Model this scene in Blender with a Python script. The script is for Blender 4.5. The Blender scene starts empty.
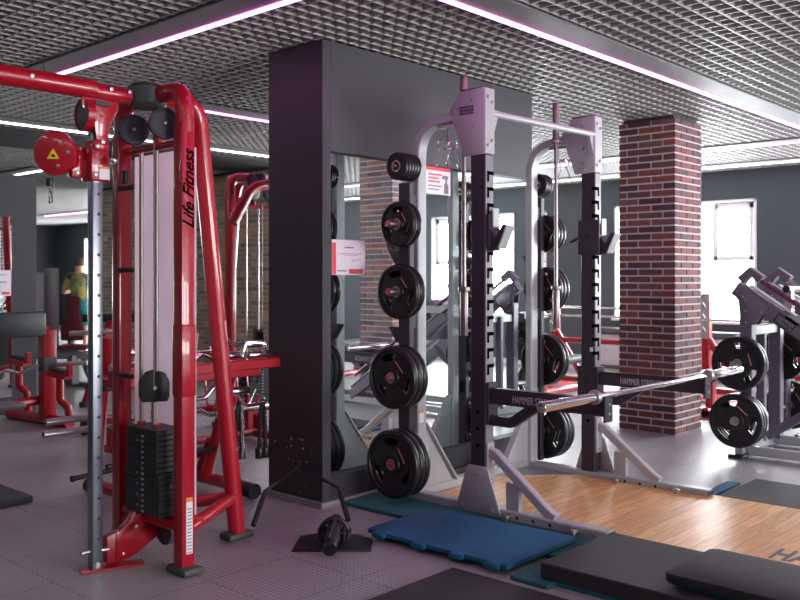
import bpy, bmesh, math, random
from mathutils import Vector as Vc, Matrix as Mx, Euler
random.seed(7)
PI = math.pi
C = bpy.context.scene.collection
X, Y, Z = Vc((1,0,0)), Vc((0,1,0)), Vc((0,0,1))
CEIL = 2.90

# ------------------------------------------------------------------ materials
def mat(name, col, rough=.5, metal=0., var=.08, nscale=8., bump=0., bscale=60., coat=0., spec=.5, emit=None, es=0., attr=None):
    m = bpy.data.materials.new(name); m.use_nodes = True
    nt = m.node_tree; N = nt.nodes; L = nt.links
    b = N['Principled BSDF']
    b.inputs['Metallic'].default_value = metal
    b.inputs['Specular IOR Level'].default_value = spec
    b.inputs['Coat Weight'].default_value = coat
    tc = N.new('ShaderNodeTexCoord'); no = N.new('ShaderNodeTexNoise')
    no.inputs['Scale'].default_value = nscale; no.inputs['Detail'].default_value = 4
    L.new(tc.outputs['Object'], no.inputs['Vector'])
    mx = N.new('ShaderNodeMix'); mx.data_type = 'RGBA'
    a = [max(0, c*(1-var)) for c in col]; d = [min(1, c*(1+var)) for c in col]
    mx.inputs[6].default_value = (*a, 1); mx.inputs[7].default_value = (*d, 1)
    L.new(no.outputs['Fac'], mx.inputs[0])
    src = mx.outputs[2]
    if attr:
        at = N.new('ShaderNodeAttribute'); at.attribute_name = attr
        mm = N.new('ShaderNodeMix'); mm.data_type = 'RGBA'; mm.blend_type = 'MULTIPLY'; mm.inputs[0].default_value = 1
        L.new(src, mm.inputs[6]); L.new(at.outputs['Color'], mm.inputs[7]); src = mm.outputs[2]
    L.new(src, b.inputs['Base Color'])
    mr = N.new('ShaderNodeMapRange'); mr.inputs[3].default_value = max(0, rough-.06); mr.inputs[4].default_value = min(1, rough+.06)
    L.new(no.outputs['Fac'], mr.inputs[0]); L.new(mr.outputs[0], b.inputs['Roughness'])
    if bump:
        n2 = N.new('ShaderNodeTexNoise'); n2.inputs['Scale'].default_value = bscale; n2.inputs['Detail'].default_value = 3
        L.new(tc.outputs['Object'], n2.inputs['Vector'])
        bp = N.new('ShaderNodeBump'); bp.inputs['Strength'].default_value = bump; bp.inputs['Distance'].default_value = .01
        L.new(n2.outputs['Fac'], bp.inputs['Height']); L.new(bp.outputs[0], b.inputs['Normal'])
    if emit:
        b.inputs['Emission Color'].default_value = (*emit, 1); b.inputs['Emission Strength'].default_value = es
    return m

RED = mat('red_paint', (.39,.003,.016), .30, 0, .1, 5, coat=.5)
REDD = mat('red_steel', (.37,.003,.012), .38, 0, .1, 6, coat=.3)
SILVER = mat('silver_paint', (.43,.445,.46), .40, .25, .05, 6, bump=.03, bscale=300)
CHAR = mat('charcoal_paint', (.034,.028,.040), .42, .1, .08, 6)
LCHAR = mat('slate_grey_paint', (.15,.135,.17), .42, .3, .06, 6)
CHROME = mat('chrome', (.72,.70,.70), .16, 1., .04, 20)
STEEL = mat('brushed_steel', (.46,.43,.42), .33, .9, .08, 30)
VOIDM = mat('slot_shade_and_print', (.003,.003,.003), 1., 0, .1, 5, spec=0)  # black for the shade drawn on slots, and for brand print
RUB = mat('black_rubber', (.009,.008,.010), .40, 0, .2, 12, bump=.05, bscale=200)
DSTEEL = mat('dark_steel', (.27,.22,.22), .35, .85, .1, 20)
STRIP = mat('slot_face_grey', (.22,.21,.235), .4, .3, .06, 6)
SATIN = mat('black_satin', (.012,.012,.014), .45, 0, .2, 10)
FOOT = mat('grey_rubber_foot', (.065,.065,.07), .6, 0, .1, 20)
HUB = mat('grey_plastic', (.05,.055,.06), .45, 0, .1, 10)
PULL = mat('pulley_plastic', (.05,.05,.075), .4, 0, .1, 10)
REDCAP = mat('red_plastic_cap', (.6,.03,.03), .4)
MARK = mat('copper_marking', (.55,.22,.16), .5)
WHITE = mat('white_print', (.75,.74,.76), .5)
PAPER = mat('poster_paper', (.82,.76,.82), .55, 0, .03)
PRED = mat('poster_red', (.75,.05,.07), .5)
PGREY = mat('print_grey', (.2,.18,.22), .6)
YEL = mat('yellow_label', (.85,.62,.03), .5)
ORG = mat('orange_label', (.75,.25,.03), .5)
LGREY = mat('letter_grey', (.36,.35,.40), .5)
WHITE2 = mat('arm_print', (.55,.52,.60), .5)
STACKM = mat('weight_stack_steel', (.025,.033,.034), .42, .2, .1, 10)
SHROUD = mat('frosted_shroud', (.92,.86,.90), .5, 0, .03, 3)
def _translucent(m, k):
    nt = m.node_tree; N = nt.nodes; L = nt.links; b = N['Principled BSDF']; tr = N.new('ShaderNodeBsdfTranslucent'); tr.inputs[0].default_value = (1,.94,.97,1)
    mx = N.new('ShaderNodeMixShader'); mx.inputs[0].default_value = k; L.new(b.outputs[0], mx.inputs[1]); L.new(tr.outputs[0], mx.inputs[2]); L.new(mx.outputs[0], N['Material Output'].inputs['Surface'])
_translucent(SHROUD, .7)
BLUE = mat('blue_rubber', (.004,.105,.225), .9, 0, .35, 90, bump=.6, bscale=260)
TEAL = mat('teal_rubber', (.008,.105,.125), .85, 0, .3, 70, bump=.6, bscale=260)
BMAT = mat('black_mat', (.020,.019,.022), .72, 0, .35, 110, bump=.35, bscale=300)
PAD = mat('black_vinyl', (.016,.024,.026), .42, 0, .1, 14, bump=.05, bscale=120)
GPAD = mat('grey_vinyl', (.10,.105,.11), .45, 0, .1, 14)
MAROON = mat('maroon_vinyl', (.20,.035,.045), .5, 0, .12, 10)
WGREY = mat('light_grey_plastic', (.30,.31,.32), .45)
PART = mat('dark_partition_paint', (.031,.030,.037), .5, 0, .10, 3, bump=.04, bscale=40)
WALLM = mat('slate_wall_paint', (.042,.056,.066), .6, 0, .06, 1.5, bump=.03, bscale=50)
BLKW = mat('black_wall_paint', (.012,.014,.016), .7, 0, .1, 2)
GREYW = mat('grey_wall_paint', (.12,.125,.13), .7, 0, .06, 2)
SLAT = mat('ceiling_grid_aluminium', (.44,.43,.42), .5, .1, .04, 2)
SLAB = mat('ceiling_void', (.06,.058,.06), .9, 0, .1, 2)
CHAN = mat('light_channel_grey', (.15,.147,.155), .6, 0, .04, 3)
FRAMEW = mat('window_frame_white', (.62,.63,.64), .5)
SKIN = mat('skin', (.50,.28,.19), .55)
HAIR = mat('brown_hair', (.055,.03,.018), .7, bump=.4, bscale=150)
SHORT = mat('teal_cloth', (.01,.16,.16), .8)
BEIGE = mat('beige_panel', (.33,.27,.20), .6)
LEDP = mat('led_pink', (1,.5,.9), .5, emit=(1.,.20,.78), es=7.2)
LEDW = mat('led_white', (1,1,1), .5, emit=(1.,.93,.98), es=9.0)
MORTAR = mat('mortar', (.62,.57,.59), .9, 0, .1, 30, bump=.3, bscale=120)
BRICK = mat('brick', (.17,.073,.073), .85, 0, .28, 30, bump=.5, bscale=90, attr='tone')
BRICKY = mat('brick_buff', (.48,.42,.28), .85, 0, .3, 30, bump=.5, bscale=90, attr='tone')

def tiedye():
    m = mat('tie_dye_cotton', (.30,.27,.06), .85)
    nt = m.node_tree; N = nt.nodes; L = nt.links
    b = N['Principled BSDF']; no = N.new('ShaderNodeTexNoise'); no.inputs['Scale'].default_value = 7
    tc = N.new('ShaderNodeTexCoord'); L.new(tc.outputs['Object'], no.inputs['Vector'])
    cr = N.new('ShaderNodeValToRGB'); cr.color_ramp.elements[0].position = .45; cr.color_ramp.elements[0].color = (.30,.27,.055,1)
    cr.color_ramp.elements[1].position = .58; cr.color_ramp.elements[1].color = (.06,.13,.13,1)
    L.new(no.outputs['Fac'], cr.inputs[0]); L.new(cr.outputs[0], b.inputs['Base Color']); return m
TIE = tiedye()

def mirror_mat():
    m = bpy.data.materials.new('mirror_silver'); m.use_nodes = True
    b = m.node_tree.nodes['Principled BSDF']
    b.inputs['Base Color'].default_value = (.80,.86,.85,1); b.inputs['Metallic'].default_value = 1; b.inputs['Roughness'].default_value = .0
    return m
MIRR = mirror_mat()

def floor_mat():
    m = bpy.data.materials.new('grey_interlocking_tiles'); m.use_nodes = True
    nt = m.node_tree; N = nt.nodes; L = nt.links; b = N['Principled BSDF']
    tc = N.new('ShaderNodeTexCoord')
    br = N.new('ShaderNodeTexBrick'); br.offset = 0; br.inputs['Scale'].default_value = 1
    br.inputs['Brick Width'].default_value = .5; br.inputs['Row Height'].default_value = .5
    br.inputs['Mortar Size'].default_value = .0035; br.inputs['Mortar Smooth'].default_value = .3
    br.inputs['Color1'].default_value = (.325,.32,.33,1); br.inputs['Color2'].default_value = (.345,.34,.35,1)
    br.inputs['Mortar'].default_value = (.14,.135,.145,1)
    # dovetail seams: jog the coordinates with a square wave
    sp = N.new('ShaderNodeSeparateXYZ'); L.new(tc.outputs['Object'], sp.inputs[0])
    def wave(src):
        a = N.new('ShaderNodeMath'); a.operation = 'MULTIPLY'; a.inputs[1].default_value = 2*PI/.05; L.new(src, a.inputs[0])
        s = N.new('ShaderNodeMath'); s.operation = 'SINE'; L.new(a.outputs[0], s.inputs[0])
        g = N.new('ShaderNodeMath'); g.operation = 'SIGN'; L.new(s.outputs[0], g.inputs[0])
        k = N.new('ShaderNodeMath'); k.operation = 'MULTIPLY'; k.inputs[1].default_value = .005; L.new(g.outputs[0], k.inputs[0]); return k
    wx, wy = wave(sp.outputs[0]), wave(sp.outputs[1])
    ax = N.new('ShaderNodeMath'); L.new(sp.outputs[0], ax.inputs[0]); L.new(wy.outputs[0], ax.inputs[1])
    ay = N.new('ShaderNodeMath'); L.new(sp.outputs[1], ay.inputs[0]); L.new(wx.outputs[0], ay.inputs[1])
    cb = N.new('ShaderNodeCombineXYZ'); L.new(ax.outputs[0], cb.inputs[0]); L.new(ay.outputs[0], cb.inputs[1])
    L.new(cb.outputs[0], br.inputs['Vector'])
    no = N.new('ShaderNodeTexNoise'); no.inputs['Scale'].default_value = 2.2; no.inputs['Detail'].default_value = 6
    L.new(tc.outputs['Object'], no.inputs['Vector'])
    mx = N.new('ShaderNodeMix'); mx.data_type = 'RGBA'; mx.blend_type = 'MULTIPLY'; mx.inputs[0].default_value = 1
    cr = N.new('ShaderNodeValToRGB'); cr.color_ramp.elements[0].color = (.82,.82,.82,1); cr.color_ramp.elements[1].color = (1.1,1.1,1.1,1)
    L.new(no.outputs['Fac'], cr.inputs[0]); L.new(br.outputs['Color'], mx.inputs[6]); L.new(cr.outputs[0], mx.inputs[7])
    L.new(mx.outputs[2], b.inputs['Base Color'])
    b.inputs['Roughness'].default_value = .40
    # raised studs
    vo = N.new('ShaderNodeTexVoronoi'); vo.inputs['Scale'].default_value = 36; vo.inputs['Randomness'].default_value = 0
    L.new(tc.outputs['Object'], vo.inputs['Vector'])
    st = N.new('ShaderNodeMapRange'); st.inputs[1].default_value = .28; st.inputs[2].default_value = .38; st.inputs[3].default_value = 1; st.inputs[4].default_value = 0
    L.new(vo.outputs['Distance'], st.inputs[0])
    bp = N.new('ShaderNodeBump'); bp.inputs['Strength'].default_value = .8; bp.inputs['Distance'].default_value = .002
    L.new(st.outputs[0], bp.inputs['Height'])
    bp2 = N.new('ShaderNodeBump'); bp2.inputs['Strength'].default_value = .5; bp2.inputs['Distance'].default_value = .004; bp2.invert = True
    L.new(br.outputs['Fac'], bp2.inputs['Height']); L.new(bp.outputs[0], bp2.inputs['Normal']); L.new(bp2.outputs[0], b.inputs['Normal'])
    return m

def wood_mat():
    m = bpy.data.materials.new('varnished_oak_boards'); m.use_nodes = True
    nt = m.node_tree; N = nt.nodes; L = nt.links; b = N['Principled BSDF']
    tc = N.new('ShaderNodeTexCoord')
    br = N.new('ShaderNodeTexBrick'); br.offset = .37; br.inputs['Scale'].default_value = 1
    br.inputs['Brick Width'].default_value = 1.1; br.inputs['Row Height'].default_value = .083
    br.inputs['Mortar Size'].default_value = .0016; br.inputs['Bias'].default_value = -.1
    br.inputs['Color1'].default_value = (.86,.52,.21,1); br.inputs['Color2'].default_value = (.70,.36,.125,1); br.inputs['Mortar'].default_value = (.22,.09,.03,1)
    L.new(tc.outputs['Object'], br.inputs['Vector'])
    mp = N.new('ShaderNodeMapping'); mp.inputs['Scale'].default_value = (2.2,26,1); L.new(tc.outputs['Object'], mp.inputs[0])
    no = N.new('ShaderNodeTexNoise'); no.inputs['Scale'].default_value = 1.6; no.inputs['Detail'].default_value = 6; no.inputs['Distortion'].default_value = 1.4
    L.new(mp.outputs[0], no.inputs['Vector'])
    cr = N.new('ShaderNodeValToRGB'); cr.color_ramp.elements[0].position = .3; cr.color_ramp.elements[0].color = (.72,.66,.60,1)
    cr.color_ramp.elements[1].position = .6; cr.color_ramp.elements[1].color = (1.08,1.08,1.08,1)
    L.new(no.outputs['Fac'], cr.inputs[0])
    mx = N.new('ShaderNodeMix'); mx.data_type = 'RGBA'; mx.blend_type = 'MULTIPLY'; mx.inputs[0].default_value = 1
    L.new(br.outputs['Color'], mx.inputs[6]); L.new(cr.outputs[0], mx.inputs[7]); L.new(mx.outputs[2], b.inputs['Base Color'])
    b.inputs['Roughness'].default_value = .44; b.inputs['Coat Weight'].default_value = .12; b.inputs['Coat Roughness'].default_value = .22
    return m

def diamond_mat():
    m = mat('diamond_plate', (.36,.34,.38), .4, .5)
    nt = m.node_tree; N = nt.nodes; L = nt.links; b = N['Principled BSDF']
    tc = N.new('ShaderNodeTexCoord'); vo = N.new('ShaderNodeTexVoronoi'); vo.inputs['Scale'].default_value = 34; vo.inputs['Randomness'].default_value = 0
    mp = N.new('ShaderNodeMapping'); mp.inputs['Rotation'].default_value = (0,0,PI/4); mp.inputs['Scale'].default_value = (1,1.8,1)
    L.new(tc.outputs['Object'], mp.inputs[0]); L.new(mp.outputs[0], vo.inputs['Vector'])
    bp = N.new('ShaderNodeBump'); bp.inputs['Strength'].default_value = .9; bp.inputs['Distance'].default_value = .004; bp.invert = True
    L.new(vo.outputs['Distance'], bp.inputs['Height']); L.new(bp.outputs[0], b.inputs['Normal']); return m
FLOORM, WOOD, DIA = floor_mat(), wood_mat(), diamond_mat()

# ------------------------------------------------------------------ mesh builder
class MB:
    def __init__(s): s.bm = bmesh.new(); s.mi = 0
    def _take(s, t):
        me = bpy.data.meshes.new('tmp'); t.to_mesh(me); t.free()
        n = len(s.bm.faces); s.bm.from_mesh(me); bpy.data.meshes.remove(me)
        s.bm.faces.ensure_lookup_table()
        for f in s.bm.faces[n:]: f.material_index = s.mi
        return s
    def box(s, x0, x1, y0, y1, z0, z1, b=.003):
        t = bmesh.new(); bmesh.ops.create_cube(t, size=1)
        bmesh.ops.scale(t, vec=(x1-x0, y1-y0, z1-z0), verts=t.verts)
        bmesh.ops.translate(t, vec=((x0+x1)/2, (y0+y1)/2, (z0+z1)/2), verts=t.verts)
        b = min(b, .45*min(abs(x1-x0), abs(y1-y0), abs(z1-z0)))
        if b > 0: bmesh.ops.bevel(t, geom=list(t.edges), offset=b, segments=2 if b > .006 else 1, profile=.5, affect='EDGES')
        return s._take(t)
    def obox(s, c, size, M, b=.003):
        t = bmesh.new(); bmesh.ops.create_cube(t, size=1)
        bmesh.ops.scale(t, vec=size, verts=t.verts)
        b = min(b, .45*min(size))
        if b > 0: bmesh.ops.bevel(t, geom=list(t.edges), offset=b, segments=2 if b > .006 else 1, profile=.5, affect='EDGES')
        bmesh.ops.transform(t, matrix=Mx.Translation(Vc(c)) @ M.to_4x4(), verts=t.verts)
        return s._take(t)
    def bar(s, p0, p1, w, h, side=None, b=.003):
        p0, p1 = Vc(p0), Vc(p1); d = (p1-p0); l = d.length; d.normalize()
        sd = Vc(side) if side else (d.cross(Z) if abs(d.z) < .99 else X.copy())
        sd = (sd - d*sd.dot(d)).normalized(); n = d.cross(sd)
        M = Mx((d, sd, n)).transposed()
        return s.obox((p0+p1)/2, (l, w, h), M, b)
    def sweep(s, path, prof, side=None, close=True, caps=True):
        P = [Vc(p) for p in path]; n = len(P)
        T = []
        for i in range(n):
            a = P[(i-1) % n] if close is None or i > 0 else P[i]
            c = P[(i+1) % n] if close is None or i < n-1 else P[i]
            T.append((c-a).normalized())
        if side: sd = Vc(side)
        else: sd = T[0].cross(Z) if abs(T[0].z) < .95 else X.copy()
        t = bmesh.new(); rings = []
        for i in range(n):
            sd = sd - T[i]*sd.dot(T[i])
            if sd.length < 1e-6: sd = T[i].orthogonal()
            sd.normalize(); nn = sd.cross(T[i])
            rings.append([t.verts.new(P[i] + sd*a + nn*b) for a, b in prof])
        m = len(prof)
        rng = range(n) if close is None else range(n-1)
        for i in rng:
            A, B = rings[i], rings[(i+1) % n]
            for j in range(m): t.faces.new((A[j], A[(j+1) % m], B[(j+1) % m], B[j]))
        if close is not None and caps:
            t.faces.new(rings[0][::-1]); t.faces.new(rings[-1])
        bmesh.ops.recalc_face_normals(t, faces=t.faces)
        return s._take(t)
    def tube(s, path, r, seg=12, side=None):
        return s.sweep(path, [(r*math.cos(2*PI*k/seg), r*math.sin(2*PI*k/seg)) for k in range(seg)], side)
    def rtube(s, path, w, h, side):
        c = min(w, h)*.12; a, b = w/2, h/2
        return s.sweep(path, [(a-c,-b),(a,-b+c),(a,b-c),(a-c,b),(-a+c,b),(-a,b-c),(-a,-b+c),(-a+c,-b)], side)
    def cyl(s, p0, p1, r, seg=20, r2=None, bev=0):
        p0, p1 = Vc(p0), Vc(p1); d = p1-p0; l = d.length
        t = bmesh.new(); bmesh.ops.create_cone(t, cap_ends=True, segments=seg, radius1=r, radius2=r if r2 is None else r2, depth=l)
        if bev:
            ed = [e for e in t.edges if abs(e.verts[0].co.z-e.verts[1].co.z) < 1e-6]
            bmesh.ops.bevel(t, geom=ed, offset=bev, segments=2, profile=.5, affect='EDGES')
        M = Mx.Translation((p0+p1)/2) @ d.to_track_quat('Z', 'Y').to_matrix().to_4x4()
        bmesh.ops.transform(t, matrix=M, verts=t.verts); return s._take(t)
    def lathe(s, prof, origin, axis, seg=40, closed=False):
        """prof: (radius, height) pairs about axis"""
        q = Vc(axis).to_track_quat('Z', 'Y'); t = bmesh.new(); R = []
        for k in range(seg):
            a = 2*PI*k/seg
            R.append([t.verts.new(Vc(origin) + q @ Vc((r*math.cos(a), r*math.sin(a), h))) for r, h in prof])
        m = len(prof)
        for k in range(seg):
            A, B = R[k], R[(k+1) % seg]
            for j in range(m if closed else m-1):
                t.faces.new((A[j], B[j], B[(j+1) % m], A[(j+1) % m]))
        if not closed:
            if prof[0][0] > 1e-5: t.faces.new([r[0] for r in R][::-1])
            if prof[-1][0] > 1e-5: t.faces.new([r[-1] for r in R])
        bmesh.ops.remove_doubles(t, verts=t.verts, dist=1e-6)
        bmesh.ops.recalc_face_normals(t, faces=t.faces); return s._take(t)
    def prism(s, o, e1, e2, pts, th, b=0):
        o, e1, e2 = Vc(o), Vc(e1), Vc(e2); n = e1.cross(e2).normalized()
        t = bmesh.new(); vs = [t.verts.new(o + e1*a + e2*c) for a, c in pts]
        f = t.faces.new(vs); r = bmesh.ops.extrude_face_region(t, geom=[f])
        bmesh.ops.translate(t, vec=n*th, verts=[v for v in r['geom'] if isinstance(v, bmesh.types.BMVert)])
        bmesh.ops.recalc_face_normals(t, faces=t.faces)
        if b: bmesh.ops.bevel(t, geom=list(t.edges), offset=b, segments=2, profile=.5, affect='EDGES', clamp_overlap=True)
        return s._take(t)
    def sphere(s, c, r, sc=(1,1,1), seg=16):
        t = bmesh.new(); bmesh.ops.create_uvsphere(t, u_segments=seg, v_segments=seg//2+2, radius=r)
        bmesh.ops.scale(t, vec=sc, verts=t.verts); bmesh.ops.translate(t, vec=c, verts=t.verts); return s._take(t)
    def torus(s, c, axis, R, r, seg=28, k=10, a0=0, a1=2*PI):
        q = Vc(axis).to_track_quat('Z', 'Y'); full = abs(a1-a0-2*PI) < 1e-5
        pts = [Vc(c) + q @ Vc((R*math.cos(a0+(a1-a0)*i/seg), R*math.sin(a0+(a1-a0)*i/seg), 0)) for i in range(seg if full else seg+1)]
        prof = [(r*math.cos(2*PI*j/k), r*math.sin(2*PI*j/k)) for j in range(k)]
        return s.sweep(pts, prof, side=q @ Z, close=None if full else True)

def fillet(pts, r, n=7):
    P = [Vc(p) for p in pts]; out = [P[0]]
    for i in range(1, len(P)-1):
        a, b, c = P[i-1], P[i], P[i+1]; u = (a-b); v = (c-b); lu, lv = u.length, v.length; u.normalize(); v.normalize()
        ang = u.angle(v); 
        if ang > PI-.02: out.append(b); continue
        d = min(r/math.tan(ang/2), lu*.49, lv*.49)
        s0, s1 = b+u*d, b+v*d
        for k in range(n+1):
            t = k/n; out.append(s0*(1-t)**2 + b*2*t*(1-t) + s1*t*t)
    out.append(P[-1]); return out

ROOT = {}
def link(name, me, parent=None, loc=(0,0,0)):
    o = bpy.data.objects.new(name, me); C.objects.link(o); o.location = loc
    if parent: o.parent = parent
    return o
def mesh_from(name, mb, mats, shift):
    me = bpy.data.meshes.new(name)
    if shift.length: bmesh.ops.translate(mb.bm, vec=-shift, verts=mb.bm.verts)
    for f in mb.bm.faces: f.smooth = True
    mb.bm.to_mesh(me); mb.bm.free()
    for m in (mats if isinstance(mats, (list, tuple)) else [mats]): me.materials.append(m)
    me.set_sharp_from_angle(angle=math.radians(33)); return me
def tagp(o, label, cat, group=None):
    o['label'] = label; o['category'] = cat
    if group: o['group'] = group
    return o
def thing(name, label, cat, loc=(0,0,0), group=None):
    o = link(name, None, None, loc); ROOT[o.name] = Vc(loc); o.empty_display_size = .1
    return tagp(o, label, cat, group)
def part(name, mb, m, parent, label=None):
    sh = ROOT[parent.name]; o = link(name, mesh_from(name, mb, m, sh), parent); ROOT[o.name] = sh
    if label: o['label'] = label
    return o
def solo(name, mb, m, label, cat, loc=(0,0,0), group=None):
    sh = Vc(loc); o = link(name, mesh_from(name, mb, m, sh), None, loc); ROOT[o.name] = sh
    return tagp(o, label, cat, group)
def struct(name, mb, m):
    o = link(name, mesh_from(name, mb, m, Vc((0,0,0)))); o['kind'] = 'structure'; ROOT[o.name] = Vc((0,0,0)); return o
def copy_tree(o, parent=None, loc=None, rz=None, label=None, group=None):
    c = o.copy(); C.objects.link(c); ROOT[c.name] = ROOT.get(o.name, Vc((0,0,0)))
    if parent: c.parent = parent
    if loc is not None: c.location = loc
    if rz is not None: c.rotation_euler = (0,0,rz)
    if label: c['label'] = label
    if group: c['group'] = group
    for ch in list(o.children): copy_tree(ch, c)
    return c
def text_mb(body, size, o, ex, ey, th=.002, shear=0, width=None, bold=0, mb=None):
    cu = bpy.data.curves.new('t', 'FONT'); cu.body = body; cu.size = size; cu.extrude = th/2; cu.shear = shear; cu.offset = bold
    cu.resolution_u = 3
    ob = bpy.data.objects.new('t', cu); C.objects.link(ob)
    dg = bpy.context.evaluated_depsgraph_get(); dg.update()
    me = bpy.data.meshes.new_from_object(ob.evaluated_get(dg))
    bpy.data.objects.remove(ob); bpy.data.curves.remove(cu)
    xs = [v.co.x for v in me.vertices]; k = 1
    if width and xs: k = width/(max(xs)-min(xs))
    ex, ey = Vc(ex), Vc(ey); n = ex.cross(ey)
    for v in me.vertices: v.co = Vc(o) + ex*(v.co.x*k) + ey*v.co.y + n*v.co.z
    mb = mb or MB(); k0 = len(mb.bm.faces); mb.bm.from_mesh(me); bpy.data.meshes.remove(me)
    mb.bm.faces.ensure_lookup_table()
    for f in mb.bm.faces[k0:]: f.material_index = mb.mi
    return mb

# ------------------------------------------------------------------ camera
cam = bpy.data.cameras.new('camera'); co = bpy.data.objects.new('camera', cam); C.objects.link(co)
co.location = (0,0,1.42); co.rotation_euler = (PI/2, 0, math.atan2(.674,.739)-PI/2)
cam.sensor_width = 36; cam.lens = 40.32; cam.shift_y = -.0275; cam.clip_start = .05; cam.clip_end = 100
cam.dof.use_dof = True; cam.dof.focus_distance = 5.3; cam.dof.aperture_fstop = 3.2
bpy.context.scene.camera = co

# ------------------------------------------------------------------ room shell
U0, U1, V0, V1 = -4., 12.2, -7., 24.3
m = MB(); m.box(U0-.2, U1+.3, V0-.2, V1+.2, -.1, 0, 0); struct('floor', m, FLOORM)
m = MB(); m.box(U0-.2, U1+.3, V0-.2, V1+.2, 3.25, 3.35, 0)
m.mi = 1
k = U0 + .05
while k < U1:
    m.box(k-.005, k+.005, V0, V1, CEIL, CEIL+.05, 0); k += .1
k = V0 + .05
while k < V1:
    m.box(U0, U1, k-.005, k+.005, CEIL+.0005, CEIL+.0505, 0); k += .1
struct('ceiling', m, [SLAB, SLAT])
WZ0, WZ1 = .78, 2.50
WZ0, WZ1 = .78, 2.50
wins = [(-2.08,-.28), (1.2,3.3), (4.6,6.73), (7.94,10.07), (11.3,13.4), (14.6,16.7), (20.4,22.7)]  # the two before the last are unseen, added to light the north end
m = MB(); e = V0
for a, b in wins:
    m.box(U1, U1+.25, e, a, 0, 3.3, 0); m.box(U1, U1+.25, a, b, 0, WZ0, 0); m.box(U1, U1+.25, a, b, WZ1, 3.3, 0); e = b
m.box(U1, U1+.25, e, V1, 0, 3.3, 0); struct('wall_east', m, WALLM)
m = MB(); m.box(U0-.2, U1+.3, V1, V1+.2, 0, 3.3, 0); struct('wall_north', m, BLKW)
m = MB(); e = U0-.2
fill_wins = [(.6,2.8), (3.8,6.0), (7.0,9.2)]  # unseen windows, added to let fill light in from the south
for a, b in fill_wins:
    m.box(e, a, V0-.2, V0, 0, 3.3, 0); m.box(a, b, V0-.2, V0, 0, WZ0, 0); m.box(a, b, V0-.2, V0, WZ1, 3.3, 0); e = b
m.box(e, U1+.3, V0-.2, V0, 0, 3.3, 0); struct('wall_south', m, GREYW)
for i, (a, b) in enumerate(fill_wins):
    m = MB(); t = .06; y0, y1 = V0-.14, V0-.08
    m.box(a, a+t, y0, y1, WZ0, WZ1); m.box(b-t, b, y0, y1, WZ0, WZ1); m.box(a, b, y0, y1, WZ0, WZ0+t); m.box(a, b, y0, y1, WZ1-t, WZ1); m.box((a+b)/2-.04, (a+b)/2+.04, y0, y1, WZ0, WZ1)
    struct('window_%d' % (i+8), m, FRAMEW)  # frames of the added south fill windows
m = MB(); m.box(U0-.2, U0, V0, V1, 0, 3.3, 0); struct('wall_west', m, GREYW)
m = MB(); m.box(8.0, 10.6, V1-.25, V1, 2.35, 3.2, 0); struct('trim_1', m, GREYW)
m = MB(); m.box(U1-.02, U1, V0, V1, 0, .09, .003); struct('baseboard_east', m, FRAMEW)
for i, (a, b) in enumerate(wins):
    m = MB(); t = .06; x0, x1 = U1+.08, U1+.15
    m.box(x0-.10, x1+.1, a, a+.03, WZ0, WZ1); m.box(x0-.10, x1+.1, b-.03, b, WZ0, WZ1)
    m.box(x0-.10, x1+.1, a, b, WZ1-.03, WZ1)
    m.box(x0-.14, x1+.1, a-.03, b+.03, WZ0, WZ0+.035)
    m.box(x0, x1, a, a+t, WZ0, WZ1); m.box(x0, x1, b-t, b, WZ0, WZ1); m.box(x0, x1, a, b, WZ0, WZ0+t); m.box(x0, x1, a, b, WZ1-t, WZ1)
    md = (a+b)/2; m.box(x0, x1, md-.04, md+.04, WZ0, WZ1)
    # tilt-open sash outline in the half nearest the room front
    m.box(x0-.03, x1, a+.56, a+.63, 1.66, WZ1-.04); m.box(x0-.03, x1, a+.05, a+.63, 1.66, 1.72); m.box(x0-.03, x0, a+.06, a+.12, 1.66, WZ1-.05); m.box(x0-.03, x0, a+.06, a+.60, WZ1-.12, WZ1-.05)
    struct('window_%d' % (i+1), m, FRAMEW)

# dark bulkhead band across the rear ceiling
m = MB(); m.box(U0, U1, 8.72, 9.85, CEIL-.035, CEIL-.005, 0); struct('trim_2', m, BLKW)

# partition with the big mirror
PV = 4.09
m = MB(); m.box(3.772, 3.845, PV, 4.61, 0, CEIL, .002); m.box(6.066, 6.075, PV+.045, 4.61, 0, CEIL, .001); m.box(3.845, 6.066, PV, 4.61, 0, .18, 0); m.box(3.845, 6.066, PV, 4.61, 2.215, CEIL, 0); m.box(3.845, 6.066, PV+.065, 4.61, .18, 2.215, 0)
struct('wall_partition', m, PART)
m = MB(); m.box(3.745, 6.09, PV-.025, 4.64, 0, .032, .006); m.box(3.735, 6.10, PV-.035, 4.65, 0, .012, .003)
struct('baseboard_partition', m, mat('dull_aluminium_trim', (.30,.29,.30), .5, .5))
t = thing('wall_mirror', 'large wall mirror on the dark partition behind the rack', 'mirror', (4.9,PV,.18))
m = MB(); m.box(3.846, 6.064, PV+.049, PV+.062, .181, 2.214, .0015); part('mirror_glass', m, MIRR, t)
# chips in the paint on the partition end
m = MB()
for _ in range(16):
    y = random.uniform(4.12, 4.58); z = random.choice([random.uniform(.33,.40), random.uniform(.05,.45)]); r = random.uniform(.002,.007)
    m.cyl((3.7705, y, z), (3.7722, y, z), r, 6)
struct('trim_3', m, mat('bare_plaster', (.6,.58,.52), .9))
# rear partition with its own mirror
m = MB(); m.box(1.2, 4.447, 9.3, 9.8, 0, 2.5, .004); struct('wall_rear_partition', m, mat('grey_partition_paint', (.032,.034,.038), .6))
t = thing('wall_mirror', 'mirror on the low grey partition at the left edge', 'mirror', (3,9.3,.18))
m = MB(); m.box(1.6, 4.175, 9.288, 9.298, .18, 2.06, .0015); part('mirror_glass', m, MIRR, t)

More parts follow.
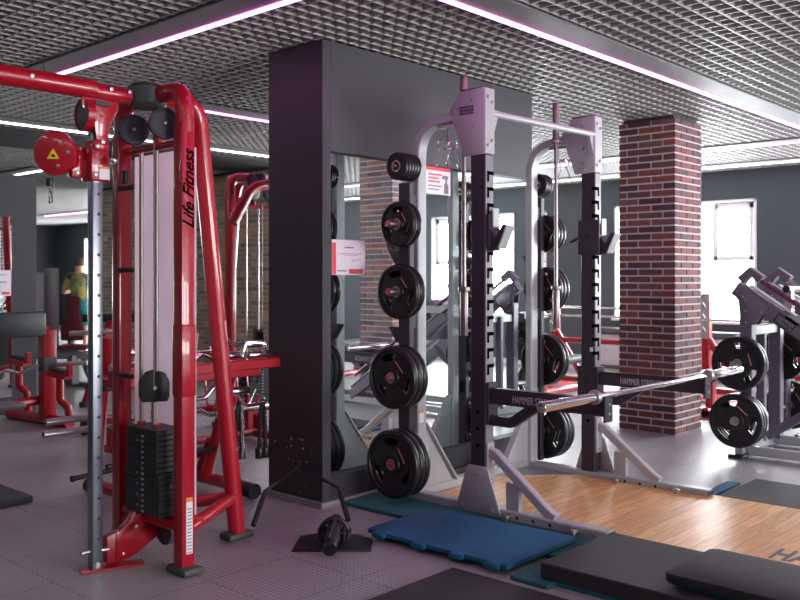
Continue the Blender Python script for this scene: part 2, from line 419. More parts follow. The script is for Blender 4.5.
# brick piers
def pier(name, u0, u1, v0, v1, bm_, label, tones, z1=CEIL):
    zc = z1; z1 = zc-.035; m = MB(); g = .008; m.box(u0+g, u1-g, v0+g, v1-g, 0, z1, 0); m.mi = 2; m.box(u0+.03, u1-.03, v0+.03, v1-.03, z1, zc+.2, 0); m.mi = 1  # dark neck stands in for the shade at the column top
    layer = m.bm.faces.layers.float_color if False else None
    ph, bh = .0655, .0515; rows = int(z1/ph)+1; cols = []
    lu, lv = u1-u0, v1-v0
    def brick(x0, x1, y0, y1, z0, zz):
        if x1-x0 < .015 or y1-y0 < .015: return
        n = len(m.bm.faces); m.box(x0, x1, y0, y1, z0, min(zz, z1), .003); c = random.choice(tones); k = random.uniform(.8, 1.2)
        cols.append((n, len(m.bm.faces), [q*k for q in c]))
    for r in range(rows):
        z = r*ph + .006
        if z > z1-.02: break
        def run(L, off):
            s = []; p = 0.; first = True
            while p < L-.01:
                w = (.230-off) if first else .230
                q = min(p+w, L); 
                if q-p > .02: s.append((p, q))
                p = q + .014; first = False
            return s
        off = .0 if r % 2 else .115
        for a, b in run(lv, off): brick(u0, u0+.03, v0+a, v0+b, z, z+bh)
        for a, b in run(lv, off): brick(u1-.03, u1, v0+a, v0+b, z, z+bh)
        for a, b in run(lu, .115-off if r % 2 else 0): brick(max(u0+a, u0+.0305), min(u0+b, u1-.0305), v0, v0+.03, z, z+bh)
        for a, b in run(lu, .115-off if r % 2 else 0): brick(max(u0+a, u0+.0305), min(u0+b, u1-.0305), v1-.03, v1, z, z+bh)
    o = solo(name, m, [MORTAR, bm_, SLAB], label, 'column', ((u0+u1)/2, (v0+v1)/2, 0))
    at = o.data.color_attributes.new('tone', 'FLOAT_COLOR', 'CORNER')
    buf = [1.0]*(4*len(o.data.loops))
    for a, b, c in cols:
        for p in o.data.polygons[a:b]:
            for l in p.loop_indices: buf[4*l:4*l+3] = c
    at.data.foreach_set('color', buf); return o
RT = [(1,1,1),(.8,.85,.95),(1.15,.9,.8),(.62,.66,.8),(.95,1.0,1.05),(1.25,.85,.7)]
GT = [(1.5,2.6,2.8),(1.2,2.1,2.3),(2.0,2.6,2.4),(1.0,1.8,2.0),(1.9,2.0,1.6)]
pier('brick_column', 7.64, 8.20, 3.61, 4.17, BRICK, 'red brick column behind the right end of the barbell', RT)
pier('brick_column', 7.64, 8.20, .65, 1.19, BRICK, 'grey and red brick column seen reflected in the mirror', GT)
pier('brick_column', 7.64, 8.10, 9.10, 13.75, BRICKY, 'long yellowish brick pier far behind the red cable machines', [(1,1,1),(1.3,1.25,1.1),(.7,.75,.75),(1.1,.9,.8)])

# ------------------------------------------------------------------ ceiling light lines
def light(kind, u0, v0, u1, v1, label, grp=None):
    """LED at the far edge of a grey channel"""
    t = thing('ceiling_light', label, 'ceiling light', ((u0+u1)/2, (v0+v1)/2, CEIL-.03), grp)
    m = MB(); n = MB(); z = CEIL-.002
    if abs(u1-u0) > abs(v1-v0):
        m.box(u0, u1, v0-.23, v0+.05, z-.014, z, .002); n.box(u0+.01, u1-.01, v0-.022, v0+.022, z-.022, z-.0145, .003)
    else:
        m.box(u0-.23, u0+.05, v0, v1, z-.014, z, .002); n.box(u0-.022, u0+.022, v0+.01, v1-.01, z-.022, z-.0145, .003)
    part('channel', m, CHAN, t); part('led_tube', n, kind, t)
light(LEDP, 3.10, .6, 3.10, 6.22, 'pink light line over the red cable machine, ending above its beam')
light(LEDP, 2.3, 2.995, 9.8, 2.995, 'long pink light line running over the rack to the right')
light(LEDP, 3.6, 6.55, 9.6, 6.55, 'pink light line behind the red machine, running into the dark partition')
light(LEDW, 1.0, 8.42, 9.6, 8.42, 'white light line in front of the dark ceiling band')
light(LEDP, 10.0, -6, 10.0, 20.5, 'thin pink light line crossing behind the brick column')
light(LEDW, 11.6, -6, 11.6, 20.5, 'white light line next to the window wall')
light(LEDW, 5.72, 11.6, 5.72, 15.5, 'short white light line far back above the low grey partition')
light(LEDW, 2.6, .45, 7.4, .45, 'white light line nearest the brick column in the mirror')
light(LEDW, 2.6, -2.3, 9.6, -2.3, 'white light line second from the reflected dark wall in the mirror')
light(LEDW, -3.0, -4.6, 9.6, -4.6, 'added white light line in front of the reflected dark wall')  # line added behind the camera for its light
light(LEDW, .3, -3, .3, 8.0, 'added white light line, unseen, over the left side of the room')  # added out of view to brighten the left-facing sides
# wire hooks in the grid
m = MB(); m.tube([(2.825,5.81,2.93),(2.825,5.81,2.82),(2.83,5.79,2.80),(2.815,5.80,2.795)], .004, 6)
solo('ceiling_hook', m, SATIN, 'small dark wire hook under the ceiling grid above the red beam', 'hook', (2.825,5.81,2.8))
m = MB(); m.tube([(5.35,3.95,2.92),(5.35,3.95,2.80),(5.352,3.94,2.79)], .003, 6)
solo('ceiling_hook', m, STEEL, 'thin metal hook hanging in front of the partition top, right of the rack', 'hook', (5.35,3.95,2.8))

# ------------------------------------------------------------------ weight plates
def plate_tree(D, th, grips, label, group):
    R = D/2; root = thing('weight_plate', label, 'weight plate', (0,0,0), group)
    m = MB(); w = th*.62
    if grips:
        cu = bpy.data.curves.new('p', 'CURVE'); cu.dimensions = '2D'; cu.fill_mode = 'BOTH'; cu.extrude = w/2-.003; cu.bevel_depth = .003; cu.bevel_resolution = 1
        def spl(pts):
            s = cu.splines.new('POLY'); s.points.add(len(pts)-1)
            for p, q in zip(s.points, pts): p.co = (q[0], q[1], 0, 1)
            s.use_cyclic_u = True
        spl([((R*.86)*math.cos(a*PI/28), (R*.86)*math.sin(a*PI/28)) for a in range(56)])
        spl([(.03*math.cos(a*PI/8), .03*math.sin(a*PI/8)) for a in range(16)])
        for g in range(3):
            c = PI/2 + g*2*PI/3 + .12; pts = []; ri, ro, h = R*.50, R*.78, .48
            for k in range(9): a = c-h + 2*h*k/8; pts.append((ro*math.cos(a), ro*math.sin(a)))
            for k in range(7):
                a = c+h*.86 - 2*h*.86*k/6; rr = ri + R*.05*abs(k-3)/3; pts.append((rr*math.cos(a), rr*math.sin(a)))
            spl(pts)
        ob = bpy.data.objects.new('p', cu); C.objects.link(ob)
        dg = bpy.context.evaluated_depsgraph_get(); dg.update()
        me = bpy.data.meshes.new_from_object(ob.evaluated_get(dg)); bpy.data.objects.remove(ob); bpy.data.curves.remove(cu)
        for v in me.vertices: v.co = Vc((-v.co.z, -v.co.x, v.co.y))      # plate axis = X, seen from -X
        m.bm.from_mesh(me); bpy.data.meshes.remove(me)
    else:
        m.lathe([(.03,-w/2),(R*.9,-w/2),(R*.9,w/2),(.03,w/2)], (0,0,0), X, 36, True)
    h = th/2; c = min(.012, th*.3)
    m.lathe([(R*.84,-w/2*.9),(R*.87,-h),(R-c,-h),(R-c*.3,-h+c*.3),(R,-h+c),(R,h-c),(R-c*.3,h-c*.3),(R-c,h),(R*.87,h),(R*.84,w/2*.9)], (0,0,0), X, 56, True)
    m.lathe([(.027,-h),(R*.24+.012,-h),(R*.24+.018,-w/2*.9),(R*.24+.018,w/2*.9),(R*.24+.012,h),(.027,h)], (0,0,0), X, 32, True)
    part('rubber_disc', m, RUB, root)
    m = MB(); m.lathe([(.0255,-h-.001),(.036,-h-.001),(.036,-h+.004),(.036,h-.004),(.036,h+.001),(.0255,h+.001)], (0,0,0), X, 24, True)
    part('hub_ring', m, STEEL, root)
    if grips:
        m = MB()
        for sx in (-1, 1):
            q = Vc((0, math.cos(.55), math.sin(.55))); p = Vc((sx*(w/2+.0006), -R*.28*1, R*.40))
            p0 = Vc((sx*(w/2+.0008), -R*.22, R*.50)); p1 = Vc((sx*(w/2+.0008), -R*.50, R*.12))
            m.bar(p0, p1, .0015, .007, side=X, b=0)
            m.bar((sx*(w/2+.0008), R*.30, -R*.33), (sx*(w/2+.0008), R*.37, -R*.30), .0015, .012, side=X, b=0)
        part('marking', m, MARK, root)
    root.location = (0,0,-50)
    return root
PT = {}
def get_plate(kind):
    D, th, gr = {'L':(.425,.045,True),'M':(.39,.045,True),'S':(.34,.044,True),'T':(.285,.042,True),'X':(.172,.024,False),'C':(.172,.024,False)}[kind]
    if kind not in PT: PT[kind] = [plate_tree(D, th, gr, '', None), th, False]
    return PT[kind]
def put_plate(kind, loc, label, group, rx=0.):
    e = get_plate(kind)
    if not e[2]: o = e[0]; e[2] = True
    else: o = copy_tree(e[0])
    o.location = loc; o.rotation_euler = (rx, 0, 0); o['label'] = label; o['group'] = group
    return o
def stack(kind, u, v, z, n, sgn, where, group, off=0.):
    """plates on a horn starting at u and stacking in direction sgn*U; the last is the outermost"""
    th = get_plate(kind)[1] + .0015
    names = {1:['only'], 2:['inner','outer'], 3:['inner','middle','outer'], 6:['innermost','second','third','fourth','fifth','outermost'], 4:['inner','second','third','outer'], 5:['innermost','second','third','fourth','outermost']}[n]
    sz = {'L':'large','M':'mid sized','S':'medium','T':'small','X':'tiny','C':'tiny'}[kind]
    for i in range(n):
        put_plate(kind, (u + sgn*(th*(i+.5)), v, z), '%s %s black rubber weight plate %s' % (names[i], sz, where), group, rx=random.uniform(-.25,.25)+off)

# ------------------------------------------------------------------ power rack
UA, UB = 4.27, 5.54
VF0, VF1 = 3.21, 3.322         # front upright
rack = thing('power_rack', 'silver and charcoal half rack with plate storage, standing at the wooden platform', 'power rack', (4.95,3.3,0))
def slots(x, inner):
    m = MB(); z = .86
    while z < 2.06:
        if inner:
            m.box(x+.016, x+.036, VF0-.0032, VF0+.01, z-.018, z+.046, 0); m.box(x+.030, x+.0812, VF0-.0032, VF0+.02, z+.024, z+.046, 0)
            z += .096; continue
        m.box(x-.0012, x+.052, VF0-.0032, VF0+.026, z+.022, z+.046, 0)
        m.box(x+.032, x+.052, VF0-.0032, VF0+.01, z-.018, z+.03, 0)
        z += .096
    for z in (.42,.52,.62): m.cyl((x-.001, (VF0+VF1)/2, z), (x+.002, (VF0+VF1)/2, z), .013, 12)
    return m
def bolts(pts, axis, r=.011, h=.010):
    m = MB()
    for p in pts: m.cyl(p, Vc(p)+Vc(axis)*h, r, 8, bev=.002)
    return m
EMB = lambda o, ex, ey, w, h: None
def emblem(o, ex, ey, w, h, parent):
    ex, ey = Vc(ex), Vc(ey); o = Vc(o); m = MB(); m.prism(o, ex, ey, [(0,0),(w,0),(w,h),(0,h)], .002)
    e = part('emblem', m, SATIN, parent, 'dark rectangular emblem with light lettering')
    n = ex.cross(ey).normalized(); q = o + n*.0022
    t = text_mb('HAMMER', h*.50, q+ex*w*.06+ey*h*.53, ex, ey, .001, width=w*.88, bold=0)
    text_mb('STRENGTH', h*.50, q+ex*w*.06+ey*h*.10, ex, ey, .001, width=w*.88, bold=0, mb=t)
    part('lettering', t, LGREY, e)
for x, tag_ in ((UA,'A'), (UB,'B')):
    x1 = x+.08; xm = x+.04
    m = MB(); m.box(x, x1, VF0, VF1, .06, 2.50, .006); up = part('front_upright', m, CHAR, rack)
    m = MB(); m.box(x+.004, x1-.001, VF0-.002, VF0+.002, .30, 2.15, .001); part('slot_strip', m, STRIP, up)
    part('adjustment_slots', slots(x, tag_ == 'A'), VOIDM, up)  # proud black boxes stand in for the shaded slot openings
    m = MB(); m.rtube(fillet([(xm,3.765,.065),(xm,3.765,2.405),(xm,3.30,2.40)], .27, 10), .085, .055, X)
    ru = part('rear_upright', m, SILVER, rack)
    part('bolts', bolts([(x-.003,3.765,z) for z in (.55,.66,.98,1.10,1.45,1.57,1.95,2.06)], -X, .008, .005), STEEL, ru)
    # plate storage post outside the rear upright
    xs, xo = (x-.095, -1) if tag_ == 'A' else (x+.085, 1)
    m = MB(); m.box(x-.088 if xo < 0 else x1+.040, x-.040 if xo < 0 else x1+.088, 3.735, 3.83, .055, 2.02, .005)
    for z in (.55,1.15,1.90): m.box(x-.045 if xo < 0 else x1-.002, x+.002 if xo < 0 else x1+.045, 3.745, 3.79, z-.05, z+.05, .003)
    part('storage_post', m, CHAR, rack)
    m = MB(); m.rtube([(xm,2.40,.034),(xm,4.02,.034)], .08, .062, X)
    rl = part('base_rail', m, SILVER, rack)
    m = MB(); m.box(x+.004, x1-.004, 2.392, 2.401, .008, .058, .002); part('end_cap', m, SATIN, rl)
    m = MB()
    for y in (2.98,2.87,2.76): m.cyl((x-.0012,y,.036),(x+.003,y,.036), .010, 12)
    part('rail_holes', m, SATIN, rl)
    for y in (3.02, 2.58): m = MB(); m.cyl((x+.01,y,.040),(x-.06,y,.040), .012, 14); m.cyl((x-.055,y,.040),(x-.075,y,.040), .022, 14, bev=.003); part('band_peg', m, STEEL, rl)
    part('bolts', bolts([(x-.001,2.48,.036),(x-.001,2.62,.048)], -X, .009, .006), STEEL, rl)
    # top gusset: side plates and cap
    gp = [(3.215,2.555),(3.39,2.549),(3.476,2.445),(3.365,2.152),(3.215,2.158)]
    m = MB(); m.prism((x-.008,0,0), Y, Z, gp, -.008, .0015) if False else m.prism((x-.010,0,0), Y, Z, gp, .009, .001)
    m.prism((x1+.001,0,0), Y, Z, gp, .009, .001)
    m.box(x-.008, x1+.008, 3.204, 3.330, 2.16, 2.552, .004)
    g = part('top_gusset', m, SILVER, rack)
    m = MB(); m.box(x-.006, x1+.006, 3.215, 3.385, 2.551, 2.560, .002); part('top_cap', m, SATIN, g)
    part('bolts', bolts([(x-.010,3.30,2.49),(x-.010,3.43,2.43),(x-.010,3.30,2.33),(x-.010,3.30,2.235),(x-.010,3.29,2.185)], -X), STEEL, g)
    part('bolts', bolts([(x+.02,3.204,2.50),(x+.06,3.204,2.47),(x+.02,3.204,2.21),(x+.06,3.204,2.24)], -Y), STEEL, g)
    if tag_ == 'A': emblem((x-.0102,3.395,2.405), -Y, Z, .105, .05, rack)
    # foot plates on the rail
    fp = [(3.085,.015),(3.12,.01),(3.40,.01),(3.42,.04),(3.34,.29),(3.325,.30),(3.20,.30),(3.185,.285)]
    m = MB(); m.prism((x-.012 if tag_ == 'A' else x1+.002,0,0), Y, Z, fp, .010, .001)
    fg = part('foot_gusset', m, LCHAR if False else SILVER, rack)
    part('bolts', bolts([(x-.012 if tag_ == 'A' else x1+.012,yy,zz) for yy, zz in ((3.26,.25),(3.26,.14),(3.37,.055),(3.15,.05))], -X if tag_ == 'A' else X), STEEL, fg)
    # front brace with its tab and little post
    m = MB(); m.rtube([(xm,3.20,.385),(xm,3.165,.375),(xm,2.80,.095),(xm,2.745,.066)], .052, .055, X)
    m.box(xm-.035, xm+.035, 3.196, 3.209, .20, .44, .003); m.box(xm-.02, xm+.02, 2.985, 3.075, .06, .225, .003)
    part('front_brace', m, SILVER, rack)
    part('bolts', bolts([(xm,3.196,.41),(xm,3.196,.225)], -Y), STEEL, rack)
    # spotter arm
    arm = MB(); arm.box(x, x1, 3.195, 3.205, .55, .80, .003); arm.box(x+.008, x1-.008, 2.425, 3.20, .675, .76, .006)
    arm.rtube(fillet([(xm,3.20,.575),(xm,3.04,.575),(xm,2.85,.70)], .06, 6), .052, .06, X)
    arm.box(x, x1, 2.412, 2.426, .645, .785, .003)
    # sleeve round the upright
    si = x1+.002 if xo > 9 or tag_ == 'A' else x-.013; arm.box(si, si+.011, 3.185, 3.345, .56, .80, .003); arm.box(x-(.013 if tag_ == 'B' else 0), x1+(.013 if tag_ == 'A' else 0), 3.185, 3.197, .56, .80, .003)
    a = part('spotter_arm', arm, CHAR, rack)
    m = MB(); m.box(x+.012, x1-.012, 2.43, 3.185, .7605, .768, .002); part('wear_strip', m, SATIN, a)
    part('lettering', text_mb('HAMMER STRENGTH', .062, (x+.0075,3.02,.695), -Y, Z, .001, width=.33, bold=0), WHITE2, a)
    part('bolts', bolts([(xm,2.412,.69),(xm,2.412,.74)], -Y, .008, .005), STEEL, a)
    m = MB(); m.obox((x-.0145 if tag_ == 'B' else x1+.0145,3.265,.69), (.004,.036,.036), Euler((PI/4,0,0)).to_matrix(), 0); part('pop_pin', m, SATIN, a)
    # J-cup
    j = MB(); j.box(si, si+.013, 3.17, 3.34, 1.58, 1.825, .004)
    j.box(x-(.013 if tag_ == 'B' else 0), x1+(.013 if tag_ == 'A' else 0), 3.178, 3.203, 1.60, 1.80, .004)
    j.prism((x+.005,0,0), Y, Z, [(3.20,1.70),(3.175,1.715),(3.14,1.66),(3.09,1.735),(3.068,1.725),(3.125,1.60),(3.175,1.58),(3.20,1.58)], .07, .003)
    jc = part('j_cup', j, LCHAR if tag_ == 'x' else CHAR, rack)
    j = MB(); j.bar((xm,3.056,1.728),(xm,3.118,1.592), .085, .010, X); j.box(x+.02, x1-.0, 3.165, 3.177, 1.72, 1.835, .003)
    part('cup_pad', j, SILVER, jc, 'light grey cup face')
    m = MB(); px_ = x-.0145 if tag_ == 'B' else x1+.0165; m.obox((px_,3.265,1.71), (.004,.036,.036), Euler((PI/4,0,0)).to_matrix(), 0); m.bar((px_,3.33,1.70),(px_,3.40,1.67), .016, .02, X); part('pop_pin', m, SATIN, jc)
    # storage horns
    for z, r in ((2.115,.012),(1.755,.024),(1.335,.024),(.805,.024),(.270,.024)):
        u0 = x-.06 if xo < 0 else x1+.06; u1 = (x-(.228 if z < .5 else .25)) if xo < 0 else (x1+.28)
        if z > 2.1: u0 = x+.002 if xo < 0 else x1-.002; u1 = x-.20 if xo < 0 else x1+.2
        hm = MB(); hm.cyl((u0,3.765,z),(u1,3.765,z), r, 20, bev=.002)
        pass
        h = part('storage_horn', hm, DSTEEL, rack)
        m = MB(); m.cyl((u1,3.765,z),(u1+xo*.006,3.765,z), r*.62, 16, bev=.002); part('horn_cap', m, REDCAP, h, 'red plastic end cap')
    # small bar holders between the plates on the outside
    for z in (1.54, 1.06):
        uu = x-.065 if xo < 0 else x1+.065
        m = MB(); m.prism((uu-.02,0,0), Y, Z, [(3.78,z-.05),(3.78,z+.05),(3.92,z+.05),(3.85,z-.05)], .04, .002); part('bar_hook', m, CHAR, rack)
    # label
    m = MB(); m.box(x+.01, x+.05, 3.7355, 3.738, .50, .58, 0); lb = part('safety_label', m, WHITE, ru, 'white label with orange heading')
    m = MB(); m.box(x+.01, x+.05, 3.734, 3.7362, .563, .58, 0); part('label_heading', m, ORG, lb)
    m = MB(); m.box(x-.0015, x, 3.225, 3.25, .905, .935, 0)
    if tag_ == 'B': part('height_label', m, WHITE, up)
# rear cross member, corner gussets and tread plates
m = MB(); m.rtube([(UA+.08,3.80,.045),(UB,3.80,.045)], .07, .07, Z); part('cross_member', m, SILVER, rack)
for s, x in ((1, UA+.083), (-1, UB-.003)):
    m = MB(); m.prism((x,3.77,0), X*s, Z, [(0,.08),(.30,.08),(0,.50)], .006 if s < 0 else -.006)
    g = part('rear_gusset', m, SILVER, rack)
    m = MB(); m.bar((x+s*.01,3.765,.49),(x+s*.33,3.765,.075), .05, .012, Y); part('gusset_flange', m, SILVER, g)
    m = MB(); m.prism((x-s*.0,3.765,.012), X*s, -Y if True else Y, [(0,0),(.46,0),(0,.44)], .024*(-s) if False else .020)
    part('tread_plate', m, DIA, rack, 'diamond pattern tread plate')
# pull-up bar
m = MB(); m.cyl((UA+.08,3.225,2.41),(UB,3.225,2.425), .020, 20)
pb = part('pull_up_bar', m, SILVER, rack)
for x, s in ((UA+.08,1),(UB,-1)):
    m = MB(); m.prism((x,3.215,0), X*s, Z, [(0,2.435),(.07,2.43),(0,2.25)], .03*(1 if s<0 else -1)); part('bar_bracket', m, SILVER, pb)
# bolts-through hanger rods on the arches
for x in (UA+.04, UB+.04):
    m = MB(); m.box(x-.02, x+.02, 3.42, 3.60, 2.352, 2.372, .002); m.tube([(x,3.53,2.355),(x,3.53,2.30),(x-.01,3.565,2.28),(x+.02,3.50,2.28)], .004, 8)
    part('clip_hanger', m, STEEL, rack)
# spring collars hanging from the arches
def collar(label, grp):
    r = thing('spring_collar', label, 'barbell collar', (0,0,0), grp)
    m = MB()
    for k in range(3): m.torus((0,(k-1)*.007,0), Y, .027, .0032, 20, 6)
    part('coil', m, CHROME, r)
    for s in (-1, 1):
        m = MB(); m.tube([(s*.015,s*.007,-.022),(s*.035,s*.010,-.075),(s*.045,s*.010,-.105),(s*.032,s*.010,-.118),(s*.028,s*.010,-.10)], .003, 6); part('handle', m, CHROME, r)
    return r
c0 = None
for (x, y, z, rz, lb) in ((UA+.03,3.565,2.25,-.95,'left spring collar hanging under the near rack arch'),(UA+.06,3.505,2.245,-.5,'right spring collar hanging under the near rack arch'),
                          (UB+.04,3.485,2.245,-.9,'spring collar hanging under the far rack arch')):
    c = collar(lb, 'spring collars on the rack') if c0 is None else copy_tree(c0, label=lb)
    if c0 is None: c0 = c
    c.location = (x,y,z); c.rotation_euler = (0,0,rz); c.scale = (1.15,1.15,1.15)
# bars stored upright
def upbar(u, v, label):
    r = thing('dumbbell_bar', label, 'barbell', (u,v,1.03), 'bars stored upright')
    r.name = 'stored_barbell'; ROOT[r.name] = Vc((u,v,1.03))
    m = MB(); m.cyl((u,v,1.30),(u,v,2.40), .0135, 16); part('shaft', m, DSTEEL, r)
    m = MB(); m.cyl((u,v,1.06),(u,v,1.36), .024, 20, bev=.002); part('sleeve', m, DSTEEL, r)
    m = MB(); m.cyl((u,v,2.40),(u,v,2.675), .024, 20, bev=.002); m.cyl((u,v,2.385),(u,v,2.415), .034, 20, bev=.003); part('sleeve', m, DSTEEL, r)
    m = MB(); m.cyl((u,v,1.335),(u,v,1.365), .036, 24, bev=.004); part('collar', m, DSTEEL, r)
    return r
upbar(UA+.125, 3.47, 'bar stored upright beside the near rack post, behind its gusset')
upbar(UB-.045, 3.50, 'bar stored upright beside the far rack arch')
for x, s in ((UA+.08,1),(UB,-1)):
    m = MB(); m.torus((x+s*.045,3.47 if s>0 else 3.50,2.395), Z, .032, .008, 20, 6); m.bar((x-s*.01,3.485,2.395),(x+s*.016,3.485,2.395), .03, .014, None); part('bar_clamp', m, STEEL, rack)

# plates on the rack
gA, gB = 'plates on the near side of the rack', 'plates on the far side of the rack'
xA, xB = UA-.089, UB+.169
stack('X', UA-.028, 3.765, 2.115, 6, -1, 'on the top horn of the near rack side', gA)
stack('T', xA, 3.765, 1.755, 2, -1, 'on the second horn of the near rack side', gA)
stack('S', xA, 3.765, 1.335, 2, -1, 'on the middle horn of the near rack side', gA)
stack('M', xA, 3.765, .805, 3, -1, 'on the fourth horn of the near rack side', gA)
stack('L', xA, 3.765, .270, 3, -1, 'on the bottom horn of the near rack side', gA)
stack('X', UB+.105, 3.765, 2.115, 4, 1, 'on the top horn of the far rack side', gB)
stack('T', xB, 3.765, 1.755, 3, 1, 'on the second horn of the far rack side', gB)
stack('S', xB, 3.765, 1.335, 3, 1, 'on the middle horn of the far rack side', gB)
stack('M', xB, 3.765, .805, 2, 1, 'on the fourth horn of the far rack side', gB)
stack('L', xB, 3.765, .270, 3, 1, 'on the bottom horn of the far rack side', gB)

# barbell on the spotter arms
BV, BZ = 2.452, .784
def barbell(u0, uc0, uc1, u1, v, z, label, grp=None, m1=CHROME):
    r = thing('barbell', label, 'barbell', ((u0+u1)/2, v, z), grp)
    m = MB(); m.cyl((uc0,v,z),(uc1,v,z), .0145, 20); part('shaft', m, m1, r)
    for a, b, s in ((u0,uc0,-1),(uc1,u1,1)):
        m = MB()
        if s < 0: m.lathe([(.017,.012),(.017,0),(.026,0),(.027,.003),(.027,abs(b-a)),(0,abs(b-a))], (u0,v,z), X, 24); m.lathe([(0,.010),(.017,.012)], (u0,v,z), X, 16)
        else: m.cyl((a,v,z),(b,v,z), .027, 24, bev=.003)
        part('sleeve', m, m1, r)
        c = uc0 if s < 0 else uc1
        m = MB(); m.lathe([(.016,-.02),(.034,-.02),(.040,-.012),(.040,0),(.036,.006),(.036,.014),(.016,.018)], (c,v,z), -X*s, 28); part('collar', m, STEEL, r)
    return r
barbell(3.715, 4.235, 5.665, 6.20, BV, BZ, 'chrome barbell lying across the two spotter arms')

# ------------------------------------------------------------------ platform and mats
m = MB(); m.box(4.395, 5.53, 2.405, 3.74, .0, .028, .002); m.box(4.395, 5.60, -.2, 2.400, 0, .030, .002)
pl = solo('lifting_platform', m, WOOD, 'varnished wooden lifting platform between the rack rails', 'platform', (5,2,0))
part('lettering', text_mb('HAMMER STRENGTH', .27, (4.53,1.66,.0312), -Y, X, .0008, width=1.25, bold=.008), mat('dark_floor_print', (.06,.055,.075), .5), pl, 'dark printed words')
m = MB(); m.box(5.605, 6.25, -.2, 2.36, 0, .030, .004); solo('rubber_mat', m, BMAT, 'flat black rubber mat along the far side of the wooden platform', 'mat', (5.9,1,0))
m = MB(); m.prism((5.60,2.40,0), X, Y, [(.03,0),(.52,.02),(.50,.10),(.12,.09)], .018, .003); solo('rubber_mat', m, BLUE, 'scrap of blue rubber mat poking out past the far rail end', 'mat', (5.8,2.42,0))
m = MB(); m.box(3.52, 4.19, .3, 2.33, .026, .098, .006); solo('rubber_mat', m, BMAT, 'thick black slab beside the near rail end, under the smaller slab', 'mat', (3.85,1.3,.026))
m = MB(); m.box(3.53, 4.2, .3, 2.30, .0, .024, .004)
m.box(3.46, 4.22, 2.25, 2.46, .0, .022, .006); solo('rubber_mat', m, TEAL, 'teal rubber mat peeking out from under the thick black slab', 'mat', (3.85,1.3,0))
m = MB(); m.box(3.62, 4.04, .35, 1.71, .0985, .116, .004); solo('rubber_mat', m, TEAL, 'teal rubber mat squeezed between the two black slabs', 'mat', (3.85,1.0,.0985))
m = MB(); m.prism((0,0,.1165), X, Y, [(3.60,.2),(4.09,.2),(4.09,1.72),(4.06,1.75),(3.63,1.76),(3.595,1.73)], .042, .006); solo('rubber_mat', m, BMAT, 'smaller black slab on top in the bottom right corner', 'mat', (3.85,1.0,.1165))
m = MB(); m.box(1.6, 3.40, .6, 2.75, 0, .012, .003); solo('rubber_mat', m, BMAT, 'dark floor mat with its corner at the bottom centre', 'mat', (2.6,1.7,0))
m = MB(); m.box(.6, 2.62, 5.52, 7.4, 0, .05, .012); solo('rubber_mat', m, BMAT, 'dark mat with grey edge at the left side of the photo', 'mat', (1.7,6.4,0))
# blue interlocking mat with tabs and curled corner
m = MB()
pts = [(3.50,2.50),(4.12,2.50),(4.14,2.54),(4.10,3.30),(4.03,3.40),(3.90,3.46),(3.62,3.455),(3.50,3.44)]
tabs = []
for y in (3.33,3.05,2.80,2.58): tabs += [(3.50,y+.035),(3.475,y+.05),(3.468,y+.03),(3.468,y-.03),(3.475,y-.05),(3.50,y-.035)]
m.prism((0,0,.024), X, Y, pts[:7]+[(3.51,3.44)]+tabs+[(3.50,2.52)], .026, .006)
solo('rubber_mat', m, BLUE, 'bright blue interlocking rubber mat on the floor beside the near rail', 'mat', (3.8,3,.024))
m = MB(); m.box(3.90, 4.255, 3.22, 4.03, 0, .023, .005); m.box(3.86, 4.255, 2.47, 3.22, 0, .021, .005)
solo('rubber_mat', m, TEAL, 'teal rubber strip along the near rail, half under the blue mat', 'mat', (4.1,3.3,0))

# ------------------------------------------------------------------ landmine and handle
E1, E2 = Vc((.674,-.739,0)), Vc((.739,.674,0))     # across / away, the way the plate was laid down
lm = thing('landmine_base', 'black landmine pivot with its tube on an octagonal floor plate', 'landmine attachment', (3.26,3.50,0))
O = Vc((3.205,3.405,0))
m = MB(); m.prism(O, E1, E2, [(-.205,-.02),(.205,-.02),(.21,.17),(.13,.27),(-.10,.29),(-.19,.24)], .010, .002); part('base_plate', m, SATIN, lm)
m = MB()
pv = O + E1*.005 + E2*.14
m.tube([pv+E1*.075*math.cos(a*PI/12)+Z*(.055+.075*math.sin(a*PI/12)) for a in range(-3,16)], .013, 8, side=E2)
m.box(pv.x-.035, pv.x+.035, pv.y-.035, pv.y+.035, .009, .05, .006); m.cyl(pv-E1*.09+Z*.07, pv+E1*.09+Z*.07, .014, 12)
for s in (-1,1): m.bar(pv+E1*s*.05+Z*.01, pv+E1*s*.05+Z*.10, .05, .012, E2)
part('pivot_yoke', m, SATIN, lm)
m = MB(); a = pv+Z*.085; b = O - E2*.13 + E1*.0 + Z*.047
m.lathe([(.024,0),(.036,0),(.036,.36),(0,.36)], b, (a-b), 24); m.lathe([(.0,.02),(.024,.02),(.024,0)], b, (a-b), 20)
m.sphere(a, .04); part('bar_tube', m, SATIN, lm)
m = MB(); m.cyl(b+E2*.03+Z*.045-E1*.012, a+Z*.035, .013, 12); m.cyl(pv+Z*.11-E1*.03, pv+Z*.11+E1*.03, .012, 10); part('lock_pin', m, STEEL if False else SATIN, lm)
hd = thing('v_bar', 'black bent V handle leaning on the end of the dark partition', 'handle bar', (3.5,4.1,0))
ap = Vc((3.735,4.27,.235)); 
for pA, pB in (((3.36,4.14,.166),(3.19,4.035,.018)), ((3.705,3.875,.166),(3.63,3.715,.018))):
    m = MB(); m.tube(fillet([ap, pA, pB], .04, 5), .010, 10); g = part('arm', m, SATIN, hd)
    A, B = Vc(pA), Vc(pB); d = (B-A).normalized(); m = MB(); m.cyl(A+d*.03, B, .0155, 12, bev=.003); part('rubber_grip', m, RUB, g)
